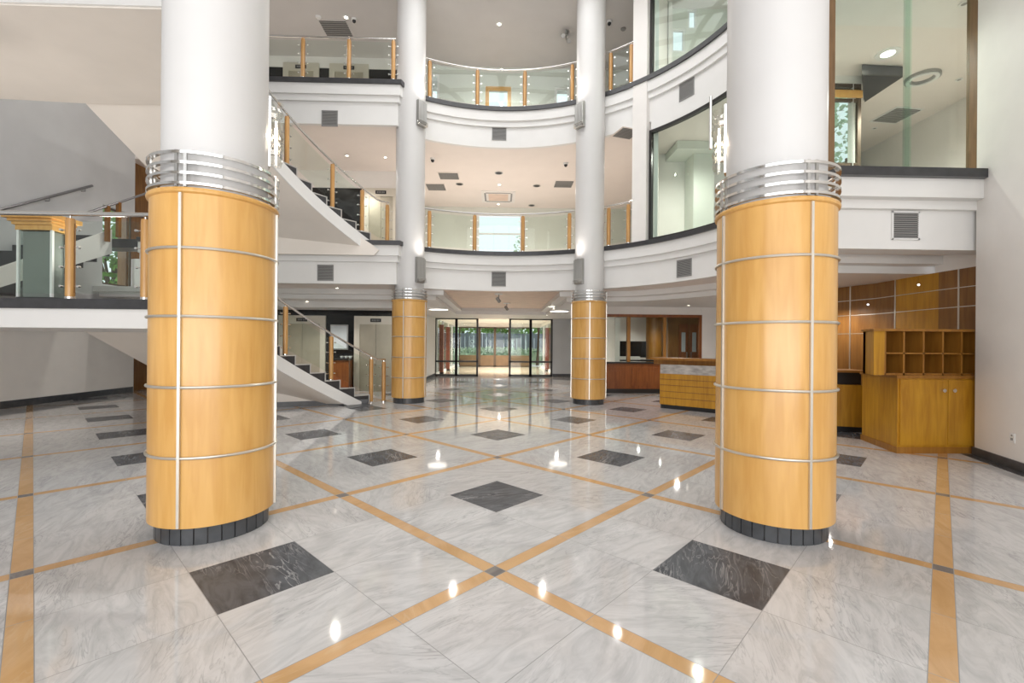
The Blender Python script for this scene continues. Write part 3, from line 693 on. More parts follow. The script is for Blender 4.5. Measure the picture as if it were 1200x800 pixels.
q0, q1, q2 = atz(1010, 76, 6.98).xy, atz(1058, 78, 6.98).xy, atz(1012, 108, 6.98).xy
MB().prism([q0, q1, q2], 6.80, 6.985).build('box', 'slate', bx)
MB().prism([q0 + Vector((.02, 0)), q1, q2 + Vector((.04, .02))], 6.775, 6.80).build('lower_edge', 'black', bx)
struct('ceiling_bulkhead', MB().box(4.8, 6.45, 6.86, 10.15, aty(1060, 36, 7.4).y, 7.0), 'wall')

# ---------------------------------------------------------------- level one and two back walls
x1, x2 = aty(559, 270, 18.2).x, aty(612, 270, 18.2).x
struct('wall_first_back', MB().box(-3.05, 18.2, 4.0, x1, 18.35, 7.0).box(x2, 18.2, 4.0, 6.5, 18.35, 7.0).box(x1, 18.2, 6.75, x2, 18.35, 7.0), 'wall_sage')
struct('wall_first_side', MB().box(-3.25, 14.6, 4.0, -3.05, 18.3, 7.0).box(6.35, 13.0, 4.0, 6.5, 18.3, 7.0), 'wall')
small_win('window_7', x1, x2, 18.22, 4.05, 6.75, .08, 'white', [5.95])
Y2 = 14.9
u1, u2, u3, u4 = aty(569, 100, Y2).x, aty(599, 100, Y2).x, aty(650, 100, Y2).x, aty(668, 100, Y2).x
u5, u6 = aty(504, 100, Y2).x, aty(515, 100, Y2).x
ww = MB(); edges = [(-3.05, u5), (u6, u1), (u2, u3), (u4, 4.4)]
for a, b in edges: ww.box(a, Y2, 8.0, b, Y2 + .12, ZT)
for a, b, zt in ((u5, u6, 10.35), (u1, u2, 9.98), (u3, u4, 10.0)): ww.box(a, Y2, zt, b, Y2 + .12, ZT)
struct('wall_top_back', ww, 'wall_sage')
small_win('window_11', u5, u6, Y2 + .02, 8.0, 10.35, .08, 'white'); small_win('window_12', u1, u2, Y2 + .02, 8.0, 9.98, .12, 'anigre'); small_win('window_13', u3, u4, Y2 + .02, 8.0, 10.0, .08, 'white')
struct('wall_top_side', MB().box(4.4, 11.9, 8.0, 4.5, 15.0, ZT).box(-3.25, 14.6, 8, -3.05, 15.0, ZT), 'wall')

# ---------------------------------------------------------------- air grilles
def grille(label, c, nrm, w, h, grp='square air grilles on the fascias', horizontal=False, frame=None, name='air_grille', zf=None):
    # c centre; wall grille with outward normal nrm (xy) or ceiling grille when horizontal
    rt = thing(name, label, 'air grille', tuple(c), grp)
    if horizontal:
        a = nrm
        MB().obox(c.xy, w + .10, h + .10, c.z - .012, c.z, a).build('frame', frame or 'fascia', rt)
        MB().obox(c.xy, w, h, c.z - .016, c.z - .012, a).build('backing', 'grille_back', rt)
        sl = MB(); n = 9
        for i in range(n):
            o = -h/2 + h*(i + .5)/n; sl.obox((c.x - math.sin(a)*o, c.y + math.cos(a)*o), w, h/n*.55, c.z - .024, c.z - .016, a)
        sl.build('slats', 'grille', rt); return rt
    a = math.atan2(nrm.y, nrm.x); d = Vector((math.cos(a), math.sin(a)))
    t = Vector((-d.y, d.x))
    fr = MB(); z0, z1 = c.z - h/2, c.z + h/2; e = .02
    for s in (-1, 1):
        fr.obox(c.xy + t*s*(w/2 + e/2) + d*.01, .02, e, z0 - e, z1 + e, a)
    fr.obox(c.xy + d*.01, .02, w + 2*e, z0 - e, z0, a); fr.obox(c.xy + d*.01, .02, w + 2*e, z1, z1 + e, a)
    fr.build('frame', frame or 'grille', rt)
    MB().obox(c.xy + d*.003, .006, w, z0, z1, a).build('backing', 'grille_back', rt)
    sl = MB(); n = 12
    for i in range(n):
        z = z0 + h*(i + .5)/n; sl.obox(c.xy + d*.011, .01, w, z - h/n*.27, z + h/n*.27, a)
    sl.build('slats', 'grille', rt); return rt
for (u, v, lab) in ((584.5, 327, 'square grey air grille in the centre of the lower curved fascia'), (802, 314, 'square grey air grille on the lower curved fascia, left of the right foreground column'),
                    (585, 156, 'square grey air grille in the centre of the upper curved fascia'), (805, 105, 'square grey air grille on the upper curved fascia, above the curved window')):
    p, a = atcirc(u, v, RF); grille(lab, p, Vector((-math.cos(a), -math.sin(a))), .36, .36)
for (u, v, lab) in ((381.5, 319.5, 'square grey air grille on the lower straight fascia under the upper stair'), (386.5, 139, 'square grey air grille on the upper straight fascia, above the upper stair')):
    grille(lab, aty(u, v, 11.5), Vector((0, -1)), .36, .36)
grille('larger square grey air grille in white frame on the right fascia, below the big window', aty(1060.5, 264.5, 6.285), Vector((0, -1)), .36, .36, frame='white')

# ---------------------------------------------------------------- ceiling fittings
def downlight(label, c, r=.06, on=True, grp='small round ceiling downlights'):
    rt = thing('ceiling_downlight', label, 'ceiling lamp', tuple(c), grp)
    MB().ring(c.xy, r*.7, r*1.25, c.z - .012, c.z, 20).build('trim_ring', 'white', rt)
    MB().lathe([(r*.7, c.z - .010), (r*.7, c.z - .001)], c.xy, 20).build('lamp', 'lamp' if on else 'grille', rt); return rt
def dome_camera(label, c, grp='dome cameras'):
    rt = thing('ceiling_camera', label, 'security camera', tuple(c), grp)
    MB().lathe([(.075, c.z), (.075, c.z - .04), (.06, c.z - .05)], c.xy, 20).build('housing', 'white', rt)
    MB().lathe([(.052, c.z - .045), (.05, c.z - .08), (.03, c.z - .11), (.004, c.z - .12)], c.xy, 20).build('dome', 'black', rt)
def detector(label, c, m='white'):
    rt = tag(MB().lathe([(.075, c.z), (.075, c.z - .02), (.055, c.z - .045), (.01, c.z - .05)], c.xy, 20).build('smoke_detector', m), label, 'smoke detector', 'smoke detectors')
def speaker(label, c, grp='dark round ceiling fittings'):
    rt = thing('ceiling_speaker', label, 'speaker', tuple(c), grp)
    MB().ring(c.xy, .10, .13, c.z - .012, c.z, 24).build('rim', 'satin', rt); MB().lathe([(.10, c.z - .008), (.10, c.z - .001)], c.xy, 24).build('mesh_cover', 'grille_back', rt)
# top ceiling
downlight('bright round downlight in the top grey ceiling at left, beside a camera', atz(405.5, 20, ZT), .07)
downlight('bright round downlight in the top grey ceiling between the rear columns', atz(585, 28, ZT), .07)
dome_camera('white dome camera on the top grey ceiling beside the left downlight', atz(415, 22, ZT))
detector('white smoke detector on the top grey ceiling at left', atz(373, 19.5, ZT))
grille('square grey air grille in the top ceiling above the straight upper balcony', atz(395, 35, ZT), 0, .75, .75, 'ceiling air grilles', True, 'ceil_grey', 'ceiling_grille')
dome_camera('black dome camera on the top ceiling, right of the rear right column', atz(714, 25, ZT))
detector('grey round detector on the top ceiling, left of the pilaster', atz(730.5, 33.5, ZT), 'grille')
sc = atz(664, 38, ZT); rt = thing('ceiling_spotlights', 'cluster of twin chrome spotlights on the top ceiling beside rear right column', 'spotlight', tuple(sc))
MB().box(sc.x - .05, sc.y - .12, sc.z - .03, sc.x + .05, sc.y + .12, sc.z).build('mounting_plate', 'satin', rt)
for k, (dx, dy) in enumerate(((-.12, -.1), (.08, .12))):
    MB().tube([(sc.x, sc.y + dy, sc.z - .03), (sc.x, sc.y + dy, sc.z - .12), (sc.x + dx, sc.y + dy, sc.z - .16)], .014, 8).tube([(sc.x + dx, sc.y + dy + .06, sc.z - .12), (sc.x + dx, sc.y + dy - .08, sc.z - .22)], .06, 14).build('spot_head', 'satin', rt)
# first floor ceiling, between columns
grille('dark square ceiling grille at left of the first-floor ceiling, near the rear left column', atz(511, 219, 7.0), 0.0, .62, .62, 'ceiling air grilles', True, 'ceil', 'ceiling_grille')
grille('grey oblong ceiling grille behind the square one at left of the first-floor ceiling', atz(526, 206, 7.0), 0.0, .62, .55, 'ceiling air grilles', True, 'ceil', 'ceiling_grille')
grille('square tan-grey ceiling grille at right of the first-floor ceiling, near rear right column', atz(660.5, 215.5, 7.0), 0.0, .60, .60, 'ceiling air grilles', True, 'ceil', 'ceiling_grille')
c = atz(584, 230, 7.0); rt = thing('ceiling_air_conditioner', 'square cream air-conditioning cassette in the middle of the first-floor ceiling', 'air conditioner', tuple(c))
MB().box(c.x - .62, c.y - .62, 6.96, c.x + .62, c.y + .62, 7.0).build('panel', 'wall', rt); MB().box(c.x - .36, c.y - .36, 6.945, c.x + .36, c.y + .36, 6.96).build('intake_grille', 'coffer', rt)
sl = MB()
for s in (-1, 1): sl.box(c.x - .45, c.y + s*.48 - .03, 6.952, c.x + .45, c.y + s*.48 + .03, 6.96); sl.box(c.x + s*.48 - .03, c.y - .45, 6.952, c.x + s*.48 + .03, c.y + .45, 6.96)
sl.build('outlet_slots', 'grille', rt)
downlight('white downlight in the middle of the first-floor ceiling, in front of the cassette', atz(585, 216, 7.0), .06)
downlight('white downlight on the first-floor ceiling, behind the cassette', atz(584, 239, 7.0), .06)
speaker('round grey speaker near the middle of the first-floor ceiling, nearest the rim', atz(584.5, 202.5, 7.0))
speaker('black round ceiling fitting left of the cassette on the first-floor ceiling', atz(538.5, 215.5, 7.0))
speaker('dark round ceiling fitting right of the cassette on the first-floor ceiling', atz(629, 217.5, 7.0))
speaker('small dark round ceiling fitting far back at right on the first-floor ceiling', atz(623, 240.5, 7.0))
dome_camera('white dome camera with dark lens on the first-floor ceiling by rear left column', atz(507, 185.5, 7.0))
dome_camera('white dome camera with dark lens on the first-floor ceiling by rear right column', atz(663, 191, 7.0))
grille('dark square ceiling grille between rear right column and the white pilaster', atz(734, 156, 7.0), 0.3, .5, .5, 'ceiling air grilles', True, 'ceil', 'ceiling_grille')
downlight('white downlight on the first-floor ceiling at left, above the upper stair', atz(406.5, 182, 7.0), .05)
downlight('white downlight on the first-floor ceiling next to the rear left column', atz(451.5, 184, 7.0), .05)
# straight window room
c = atz(1040.5, 62.5, 7.0); downlight('large bright round ceiling lamp seen through the big right window', Vector((c.x, c.y, 7.0)), .16)
c = atz(1081, 90, 7.0); rt = thing('ceiling_diffuser', 'round ring-shaped white air diffuser on the ceiling behind the big right window', 'air diffuser', tuple(c))
MB().ring(c.xy, .17, .29, 6.95, 7.0, 32).build('outer_ring', 'grille', rt); MB().ring(c.xy, .20, .26, 6.93, 6.95, 32).build('white_ring', 'white', rt)
grille('cream square ceiling grille behind the big right window', atz(1050, 135, 7.0), 0.1, .62, .62, 'ceiling air grilles', True, 'white', 'ceiling_grille')
downlight('unlit small downlight near the top right corner behind the big right window', atz(1130, 4, 6.86), .06, False)
downlight('unlit small downlight by the side wall behind the big right window', atz(1124, 93, 7.0), .05, False)
downlight('unlit small downlight far back behind the big right window', atz(1025, 150, 7.0), .05, False)
downlight('small downlight in the ceiling of the room behind the curved window', atz(799, 140, 7.0), .06, False)
# ground floor ceiling
for (u, lab) in ((514, 'glowing oval ceiling light left of the entrance doors'), (655.5, 'glowing oval ceiling light right of the entrance doors')):
    c = atz(u, 361.5 if u < 600 else 363.5, 2.74); rt = thing('ceiling_light', lab, 'ceiling lamp', tuple(c), 'oval ceiling lights by the entrance')
    MB().ring(c.xy, .33, .37, 2.70, 2.74, 32).build('rim', 'white', rt); MB().lathe([(.33, 2.735), (.33, 2.71), (.2, 2.695)], c.xy, 32).build('diffuser', 'lampsoft', rt)
for (u, v, z, lab) in ((395, 337, 3.0, 'small downlight in the soffit just behind the lower straight fascia'), (360, 352.5, 2.74, 'left small downlight in the stepped ceiling before the lifts'), (413, 353.5, 2.74, 'right small downlight in the stepped ceiling before the lifts'),
                       (807, 357.5, 2.74, 'small bright downlight in the lowered ceiling over the reception desk'), (641, 369, 2.74, 'small bright downlight in the ceiling right of the entrance glazing')):
    c = atz(u, v, z); downlight(lab, c, .05)
for k, (u, v) in enumerate(((584.5, 343), (594, 354))):
    c = atz(u, v + 1, 2.985); rt = thing('ceiling_track_spot', ('dark ceiling spotlight in the coffer above the entrance axis', 'second smaller dark ceiling spotlight in the coffer, nearer the entrance')[k], 'spotlight', tuple(c))
    MB().lathe([(.12, 2.985), (.12, 2.96)], c.xy, 20).build('rose', 'white', rt)
    MB().tube([(c.x, c.y, 2.96), (c.x, c.y, 2.85)], .015, 8).tube([(c.x - .05, c.y, 2.86), (c.x + .03, c.y - .05, 2.74)], .05, 12).build('spot_head', 'grille', rt)

# ---------------------------------------------------------------- lifts, notice, console
def lift(label, ua, ub, z0, name='lift_door'):
    xa, xb = aty(ua, 400, YE).x, aty(ub, 400, YE).x; zt = z0 + 2.38
    rt = thing(name, label, 'lift', ((xa + xb)/2, YE, z0), 'lift doors')
    w = .17; MB().box(xa, YE - .06, z0, xa + w, YE, zt - .26).box(xb - w, YE - .06, z0, xb, YE, zt - .26).box(xa, YE - .06, zt - .26, xb, YE, zt).build('frame', 'beigeframe', rt)
    xm = (xa + xb)/2
    MB().box(xa + w, YE - .03, z0, xm - .004, YE - .002, zt - .26).build('door_leaf', 'beigedoor', rt)
    MB().box(xm + .004, YE - .03, z0, xb - w, YE - .002, zt - .26).build('door_leaf', 'beigedoor', rt)
    ind = MB().box(xm - .17, YE - .075, zt - .19, xm + .17, YE - .06, zt - .08); io = ind.build('floor_indicator', 'black', rt)
    d = MB()
    for q, s in enumerate((-.12, -.07, -.02, .04, .09)): d.box(xm + s, YE - .078, zt - .16, xm + s + .03, YE - .075, zt - .11)
    d.build('indicator_digits', 'grille', io)
lift('left beige metal lift door on the ground floor, behind the curved stair', 327, 382, 0)
lift('right beige metal lift door on the ground floor, next to the rear left column', 415.5, 466, 0)
lift('beige lift door on the first floor seen through the upper stair balustrade', 425, 466, 4.07)
lift('beige lift door on the top floor seen through the straight balustrade, left one', 330, 372, 8.0)
lift('beige lift door on the top floor seen through the straight balustrade, right one', 384, 430, 8.0)
xa, xb = aty(387.5, 400, YE).x, aty(408, 400, YE).x; rt = thing('notice_board', 'pale framed notice board on the black wall between the two lifts', 'notice board', ((xa + xb)/2, YE, 1.6))
MB().box(xa, YE - .04, 1.30, xb, YE, 2.10).build('frame', 'satin', rt); MB().box(xa + .03, YE - .045, 1.34, xb - .03, YE - .04, 2.06).build('sheet', 'poster', rt)
xa, xb = aty(389, 400, YE - .3).x, aty(410, 400, YE - .3).x; rt = thing('console_table', 'dark brown console cabinet against the black wall between the lifts', 'console', ((xa + xb)/2, YE - .2, 0))
MB().box(xa, YE - .38, .05, xb, YE - .01, .98).build('body', 'mahog', rt); MB().box(xa - .01, YE - .42, .98, xb + .01, YE - .005, 1.04).build('top', 'black', rt); MB().box(xa + .04, YE - .34, 0, xb - .04, YE - .05, .05).build('plinth', 'black', rt)
c = Vector(((xa + xb)/2 + .15, YE - .25, 1.04)); MB_ = MB()
for k in range(3): MB_.lathe([(.03, c.z), (.055, c.z + .04), (.06, c.z + .07)], (c.x + (k - 1)*.13, c.y), 12)
tag(MB_.build('white_bowl_set', 'white'), 'small white ornament on the dark console between the lifts', 'ornament')
# ashtray-free dark mat by the stair foot
rt = tag(MB().prism([atz(u, v, 0).xy for u, v in ((397, 474.5), (424, 470.5), (437, 474.5), (411, 478.5))], .001, .008).build('floor_mat', 'slate'), 'dark grey mat on the floor at the foot of the curved stair', 'mat')

# ---------------------------------------------------------------- entrance glazing and vestibule
YG = 21.6
def glazing(name, label, panels, y, z1, rail, frame_m, w=.07, kick=None, door_handle=False):
    rt = thing(name, label, 'door', ((panels[0][0] + panels[-1][1])/2, y, 0))
    for (xa, xb) in panels:
        fr = MB().box(xa, y - .05, 0, xa + w, y + .05, z1).box(xb - w, y - .05, 0, xb, y + .05, z1).box(xa, y - .05, z1 - w, xb, y + .05, z1).box(xa, y - .05, .0, xb, y + .05, w)
        if rail: fr.box(xa, y - .05, rail - .04, xb, y + .05, rail + .04)
        f = fr.build('door_frame', frame_m, rt)
        MB().box(xa + w, y - .006, (kick or w), xb - w, y + .006, z1 - w).build('pane', 'glass', f)
        if kick: MB().box(xa + w, y - .02, w, xb - w, y + .02, kick).build('kick_panel', 'kick', f)
    return rt
xs = [aty(u, 400, YG).x for u in (509, 534.5, 560.5, 596.5, 621.5, 647.5)]
zt = 2.78
glazing('entrance_glass_door', 'left pair of dark-framed glass panels of the inner sliding entrance', [(xs[0], xs[1] + .04), (xs[1] - .02, xs[2])], YG, zt, .70, 'blackf', .09)
glazing('entrance_glass_door', 'right pair of dark-framed glass panels of the inner sliding entrance', [(xs[3], xs[4] + .04), (xs[4] - .02, xs[5])], YG, zt, .70, 'blackf', .09)
struct('wall_entrance_head', MB().box(-3.05, YG - .05, zt, 3.0, YG + .1, 3.0), 'wall')
YV = 31.0
struct('floor_vestibule', MB().box(-3.4, 21.5, -.1, 3.2, YV + .5, -.002), 'vestfloor')
struct('ceiling_vestibule', MB().box(-3.5, 21.7, 2.95, 3.5, YV + 2.2, 3.1), 'ceil')
struct('wall_vestibule_head', MB().box(-3.4, YV, 2.7, 3.2, YV + .15, 2.95), 'wall')
for sx, nm in ((-1, 'left'), (1, 'right')):
    xw = -3.1 if sx < 0 else 2.85
    b = MB().box(xw - .06, 21.7, 0, xw + .06, YV, .12).box(xw - .06, 21.7, 2.75, xw + .06, YV, 2.95)
    for y in (22.4, 24.8, 27.2, 29.4): b.box(xw - .05, y - .05, 0, xw + .05, y + .05, 2.9)
    o = struct('window_vestibule_' + nm, b, 'wall'); MB().box(xw - .006, 21.8, .12, xw + .006, YV, 2.75).build('pane', 'glass', o)
    for k, y in enumerate((23.3, 26.2)):
        lab = f'{"nearer" if k == 0 else "farther"} red-brown wooden post on the {nm} side of the vestibule'
        x = xw - sx*.12
        rt = thing('vestibule_post', lab, 'post', (x, y, 0), 'red-brown vestibule posts')
        MB().box(x - .1, y - .14, .08, x + .1, y + .14, 2.5).build('shaft', 'redpost', rt); MB().box(x - .12, y - .16, 0, x + .12, y + .16, .08).build('base', 'blackf', rt)
vx = [aty(u, 400, YV).x for u in (538, 562, 580, 597, 622)]
vx = [vx[0], vx[1], vx[2], vx[3], vx[4]]
glazing('entrance_outer_door', 'left half of the outer wood-panelled glass doors at the end of the vestibule', [(vx[0], vx[1]), (vx[1], vx[2])], YV, 2.7, None, 'bronze', .08, .78)
glazing('entrance_outer_door', 'right half of the outer wood-panelled glass doors at the end of the vestibule', [(vx[2], vx[3]), (vx[3], vx[4])], YV, 2.7, None, 'bronze', .08, .78)
struct('ground_outside', MB().box(-60, 21.9, -.3, 60, 110, -.11), 'paving')
# planting and fence outside
def leaves(c, rx, ry, rz, n, s, seed, hollow=.35):
    mb = MB(); rr = random.Random(seed)
    for _ in range(n):
        while True:
            x, y, z = rr.uniform(-1, 1), rr.uniform(-1, 1), rr.uniform(-1, 1); q = x*x + y*y + z*z
            if hollow < q < 1: break
        p = Vector((c[0] + x*rx, c[1] + y*ry, c[2] + z*rz)); a = Vector((rr.gauss(0, 1), rr.gauss(0, 1), rr.gauss(0, .6))).normalized(); b = a.cross(Vector((rr.gauss(0, 1), rr.gauss(0, 1), rr.gauss(0, 1)))).normalized()
        w = s*rr.uniform(.6, 1.2); mb.add([p - a*w, p + b*w*.5, p + a*w, p - b*w*.5], [(0, 1, 2, 3)])
    return mb
def tree(label, x, y, h, cr, seed, m='leaf', grp='trees outside the entrance', z0=-.11, n=1400, s=.3):
    rt = thing('tree', label, 'tree', (x, y, z0), grp)
    tk = MB().tube([(x, y, z0), (x + .1, y, z0 + h*.35), (x - .05, y + .1, z0 + h*.65)], .14, 10)
    for k in range(5):
        a = k*1.3 + seed; tk.tube([(x, y, z0 + h*.4), (x + math.cos(a)*cr*.6, y + math.sin(a)*cr*.5, z0 + h*.75)], .05, 6)
    tk.build('trunk', 'bark', rt); leaves((x, y, z0 + h*.68), cr, cr, h*.36, n, s, seed).build('foliage', m, rt, smooth=0)
tree('broad green tree beyond the fence, seen through the left entrance panel', -4.0, 48, 7.5, 3.2, 1)
tree('broad green tree beyond the fence, seen through the right entrance panel', 4.6, 49, 7.0, 3.2, 2)
tree('green tree beyond the fence, seen between the entrance panels', .3, 53, 5.6, 2.6, 3)
tree('leafy tree outside the left wall window, seen through the landing glass', -15.2, 18.3, 7.4, 2.4, 5, 'leaf', 'trees close to the building', n=2200, s=.2)
tree('pale leafy tree outside the room window behind the big right pane', 13.6, 17.5, 12.6, 2.3, 6, 'leaf2', 'trees close to the building', n=2600, s=.16)
tree('green treetop seen through the first-floor rear window', 3.0, 36, 11.0, 2.3, 8, 'leaf2', 'trees close to the building', n=1200, s=.18)
fe = thing('garden_fence', 'blue-grey boarded fence across the garden beyond the entrance', 'fence', (0, 42, -.11))
fp = MB()
for k in range(60): fp.box(-12 + k*.4, 42, -.11, -12 + k*.4 + .37, 42.06, 2.55)
fp.build('boards', 'greyfence', fe, smooth=0)
for k in range(9): MB().box(-12 + k*3 - .07, 41.9, -.11, -12 + k*3 + .07, 42, 2.7).build('fence_post', 'greyfence', fe)
hd = leaves((0, 38.6, .45), 9, .8, .85, 5200, .17, 11, 0).box(-9, 38.1, -.11, 9, 39.1, .75); tag(hd.build('hedge', 'leaf2', smooth=0), 'pale clipped hedge in front of the fence, beyond the entrance', 'hedge')

# ---------------------------------------------------------------- glazed office at right
YO = 14.3
ox0, ox1 = aty(700, 400, YO).x, aty(822, 400, YO).x; m1, m2 = aty(736.5, 400, YO).x, aty(778.5, 400, YO).x
ZG0, ZG1 = 1.02, 2.50
struct('wall_office_front', MB().box(ox1, YO - .02, 0, 8.3, YO + .15, 2.74).box(ox0, YO, ZG1, ox1, YO + .15, 2.74), 'wall')
of = thing('office_screen', 'mahogany and glass office screen with panelled base, right of the rear columns', 'partition', ((ox0 + ox1)/2, YO, 0))
b = MB().box(ox0, YO - .04, .14, ox1, YO + .08, ZG0 - .08); b.build('base_wall', 'mahog', of)
MB().box(ox0, YO - .02, 0, ox1, YO + .06, .14).build('plinth', 'blackf', of)
xs_ = [ox0, aty(736.5, 400, YO).x, aty(775, 400, YO).x, aty(812, 400, YO).x, ox1]
for a, b in zip(xs_[:-1], xs_[1:]):
    pn = MB().box(a + .10, YO - .06, .24, b - .10, YO - .04, ZG0 - .20); pp = pn.build('raised_panel', 'mahog', of)
    e = .03; MB().box(a + .24, YO - .075, .36, b - .24, YO - .06, ZG0 - .32).build('panel_field', 'mahog', pp)
MB().box(ox0, YO - .10, ZG0 - .08, ox1, YO + .12, ZG0 - .03).build('sill', 'blackf', of)
fr = MB().box(ox0, YO - .03, ZG1 - .09, ox1, YO + .07, ZG1).box(ox1 - .08, YO - .03, ZG0 - .03, ox1, YO + .07, ZG1 - .09); fr.build('window_frame', 'mahog', of)
for x in (m1, m2): MB().box(x - .05, YO - .04, ZG0 - .03, x + .05, YO + .08, ZG1 - .09).build('mullion', 'orange', of)
for a, b in ((ox0, m1 - .05), (m1 + .05, m2 - .05), (m2 + .05, ox1 - .08)): MB().box(a, YO + .01, ZG0 - .03, b, YO + .02, ZG1 - .09).build('pane', 'glass', of)
# office interior
wx = aty(721, 400, 18).x
struct('wall_office_back', MB().box(wx, 18, 0, 8.4, 18.15, 2.74).box(3.7, 18, 0, wx, 18.15, .9), 'wall')
small_win('window_14', 3.85, wx, 18.02, .9, 2.7, .06, 'white', [1.5, 2.1])
struct('wall_office_right', MB().box(8.2, 14.4, 0, 8.35, 18, 2.74), 'wall')
# panelled wood wall with double door at right of the office
xa, xb = aty(783, 400, 16.2).x, aty(829, 400, 16.2).x
rt = thing('wood_partition', 'brown wood-panelled partition with double doors inside the glazed office', 'partition', (xa, 16.2, 0))
MB().box(xa, 16.2, 0, xb, 16.3, 2.72).build('panel', 'brownw', rt)
for (u, v) in ((795.5, 806), (808, 818.5)):
    a, b = aty(u, 400, 16.17).x, aty(v, 400, 16.17).x
    d = MB().box(a, 16.16, 0, b, 16.2, 2.3).build('door', 'mahog', rt)
    MB().box((a + b)/2 - .07, 16.15, 1.3, (a + b)/2 + .07, 16.16, 2.0).build('glass_slit', 'poster', d)
    MB().box(b - .06 if u < 800 else a + .03, 16.12, 1.1, b - .03 if u < 800 else a + .06, 16.16, 1.3).build('handle', 'satin', d)
xa, xb = aty(757, 400, 16).x, aty(767, 400, 16).x
tag(MB().lathe([(.28, 0), (.28, 2.7)], ((xa + xb)/2 + .2, 16.2), 24).build('round_pillar', 'orange'), 'round wood-faced pillar inside the glazed office, left of the double doors', 'pillar')
dk = thing('office_desk', 'dark office desk inside the glazed office, below the window', 'desk', (4.8, 15.6, 0))
MB().box(3.95, 15.2, .98, 6.0, 15.9, 1.03).build('top', 'black', dk); MB().box(4.0, 15.25, 0, 4.05, 15.85, .98).box(5.9, 15.25, 0, 5.95, 15.85, .98).build('side_panel', 'black', dk); MB().box(4.05, 15.3, .3, 5.9, 15.33, .95).build('modesty_panel', 'brownw', dk)
xa, xb = aty(724.5, 400, 15.6).x, aty(757, 400, 15.6).x
mo = thing('monitor', 'large dark screen standing on the office desk behind the glass', 'monitor', ((xa + xb)/2, 15.6, 1.03))
MB().box(xa, 15.58, 1.10, xb, 15.63, 1.66).build('screen', 'screen', mo); MB().box((xa + xb)/2 - .15, 15.55, 1.03, (xa + xb)/2 + .15, 15.7, 1.045).box((xa + xb)/2 - .03, 15.63, 1.04, (xa + xb)/2 + .03, 15.66, 1.2).build('stand', 'black', mo)
sh = tag(MB().box(aty(728, 400, 15).x, 15.25, 1.03, aty(753, 400, 15).x, 15.42, 1.14).build('paper_tray', 'wall'), 'pale low tray on the office desk just behind the glass', 'tray')

# ---------------------------------------------------------------- reception
dp = [atz(773, 478, 0).xy, atz(838, 484.5, 0).xy]
dp = dp + [Vector((5.55, 8.6)), Vector((5.95, 7.95)), Vector((6.4, 7.8))]
dp[0] = dp[0]
desk = thing('reception_desk', 'yellow oak reception desk with marble band and timber ledge, behind right foreground column', 'reception desk', (dp[0].x, dp[0].y, 0))
path = dp
off = lambda a, b, z0, z1: [(a, z0), (a, z1), (b, z1), (b, z0)]
MB().sweep(path, off(.06, .50, 0, .12)).build('plinth', 'black', desk)
MB().sweep(path, off(0, .55, .10, .84)).build('front_panel', 'yellow', desk, smooth=.3)
for z in (.27, .42, .57, .71): MB().sweep(path[:3], off(-.006, .0, z - .006, z + .006)).build('groove_strip', 'brownw', desk)
MB().sweep(path[:3], off(.02, .52, .84, 1.06)).build('marble_band', 'deskm', desk, smooth=.3); MB().sweep(path[2:], off(.12, .52, .84, 1.06)).build('recess_band', 'black', desk)
e = (dp[1] - dp[0]).normalized()
lp = [dp[0] - e*.2, dp[1] + e*.0, dp[2]]
MB().sweep(lp, off(-.14, .42, 1.17, 1.22)).sweep(lp, off(.1, .3, 1.06, 1.17)).build('ledge', 'orange', desk)
MB().sweep(dp[2:], off(-.06, .55, 1.06, 1.10)).build('work_top', 'orange', desk)
# mail cabinet
YM = 6.62
# footprint from pixels (slightly angled left flank)
f0, f1, f2 = atz(1010, 515, 0).xy, atz(1051, 531, 0).xy, atz(1142, 530, 0).xy
f2 = f1 + Vector((f2.x - f1.x, 0.0)); bk = Vector((f2.x, f2.y + .75)); bl = Vector((f0.x, f2.y + .75))
foot = [f0, f1, f2, bk, bl]
cab = thing('mail_cabinet', 'yellow oak cabinet with ten pigeonholes on top, beside the right white wall', 'cabinet', (f1.x, f1.y + .3, 0))
def shrink(poly, d):
    c = sum((Vector(p) for p in poly), Vector((0, 0)))/len(poly); return [Vector(p) + (c - Vector(p)).normalized()*d for p in poly]
MB().prism(shrink(foot, -.02), .0, .09).build('plinth', 'orange', cab)
MB().prism(foot, .09, 1.07).build('body', 'yellow', cab)
MB().prism(shrink(foot, -.035), 1.07, 1.11).build('counter_top', 'orange', cab)
for (a, b) in ((f1.x + .03, (f1.x + f2.x)/2 + .12), ((f1.x + f2.x)/2 + .13, f2.x - .015)):
    d = MB().box(a, f1.y - .018, .12, b, f1.y, 1.05).build('door', 'yellow', cab)
    kx = b - .07 if a < f1.x + .1 else a + .07
    MB().tube([(kx, f1.y - .045, .90), (kx, f1.y - .018, .90)], .026, 14).build('knob', 'chrome', d)
# pigeonholes: left closed box then a 5 x 2 grid
px = [aty(u, 410, f1.y + .06).x for u in (1012, 1036, 1058, 1081, 1103.5, 1125.5, 1146)]
yf, yb = f1.y + .04, f1.y + .42; z0, z1 = 1.11, 1.74
px[-1] = min(px[-1], f2.x - .005)
hs = MB().prism([(px[1] - .012, yf), (aty(1024, 410, yf).x, yf), (aty(1013, 410, yb).x, yb), (px[1] - .012, yb)], z0, z1); hs.build('closed_side', 'yellow', cab)
sh = MB().prism([(f2.x, yf - .03), (aty(1024, 410, yf).x - .03, yf - .03), (aty(1013, 410, yb).x - .04, yb + .01), (f2.x, yb + .01)], z1, z1 + .035); sh.build('top_board', 'orange', cab)
gr = MB().box(px[1], yf, z0, px[-1], yb, z0 + .03).box(px[1], yf, (z0 + z1)/2 - .01, px[-1], yb, (z0 + z1)/2 + .01).box(px[1], yb - .01, z0, px[-1], yb, z1)
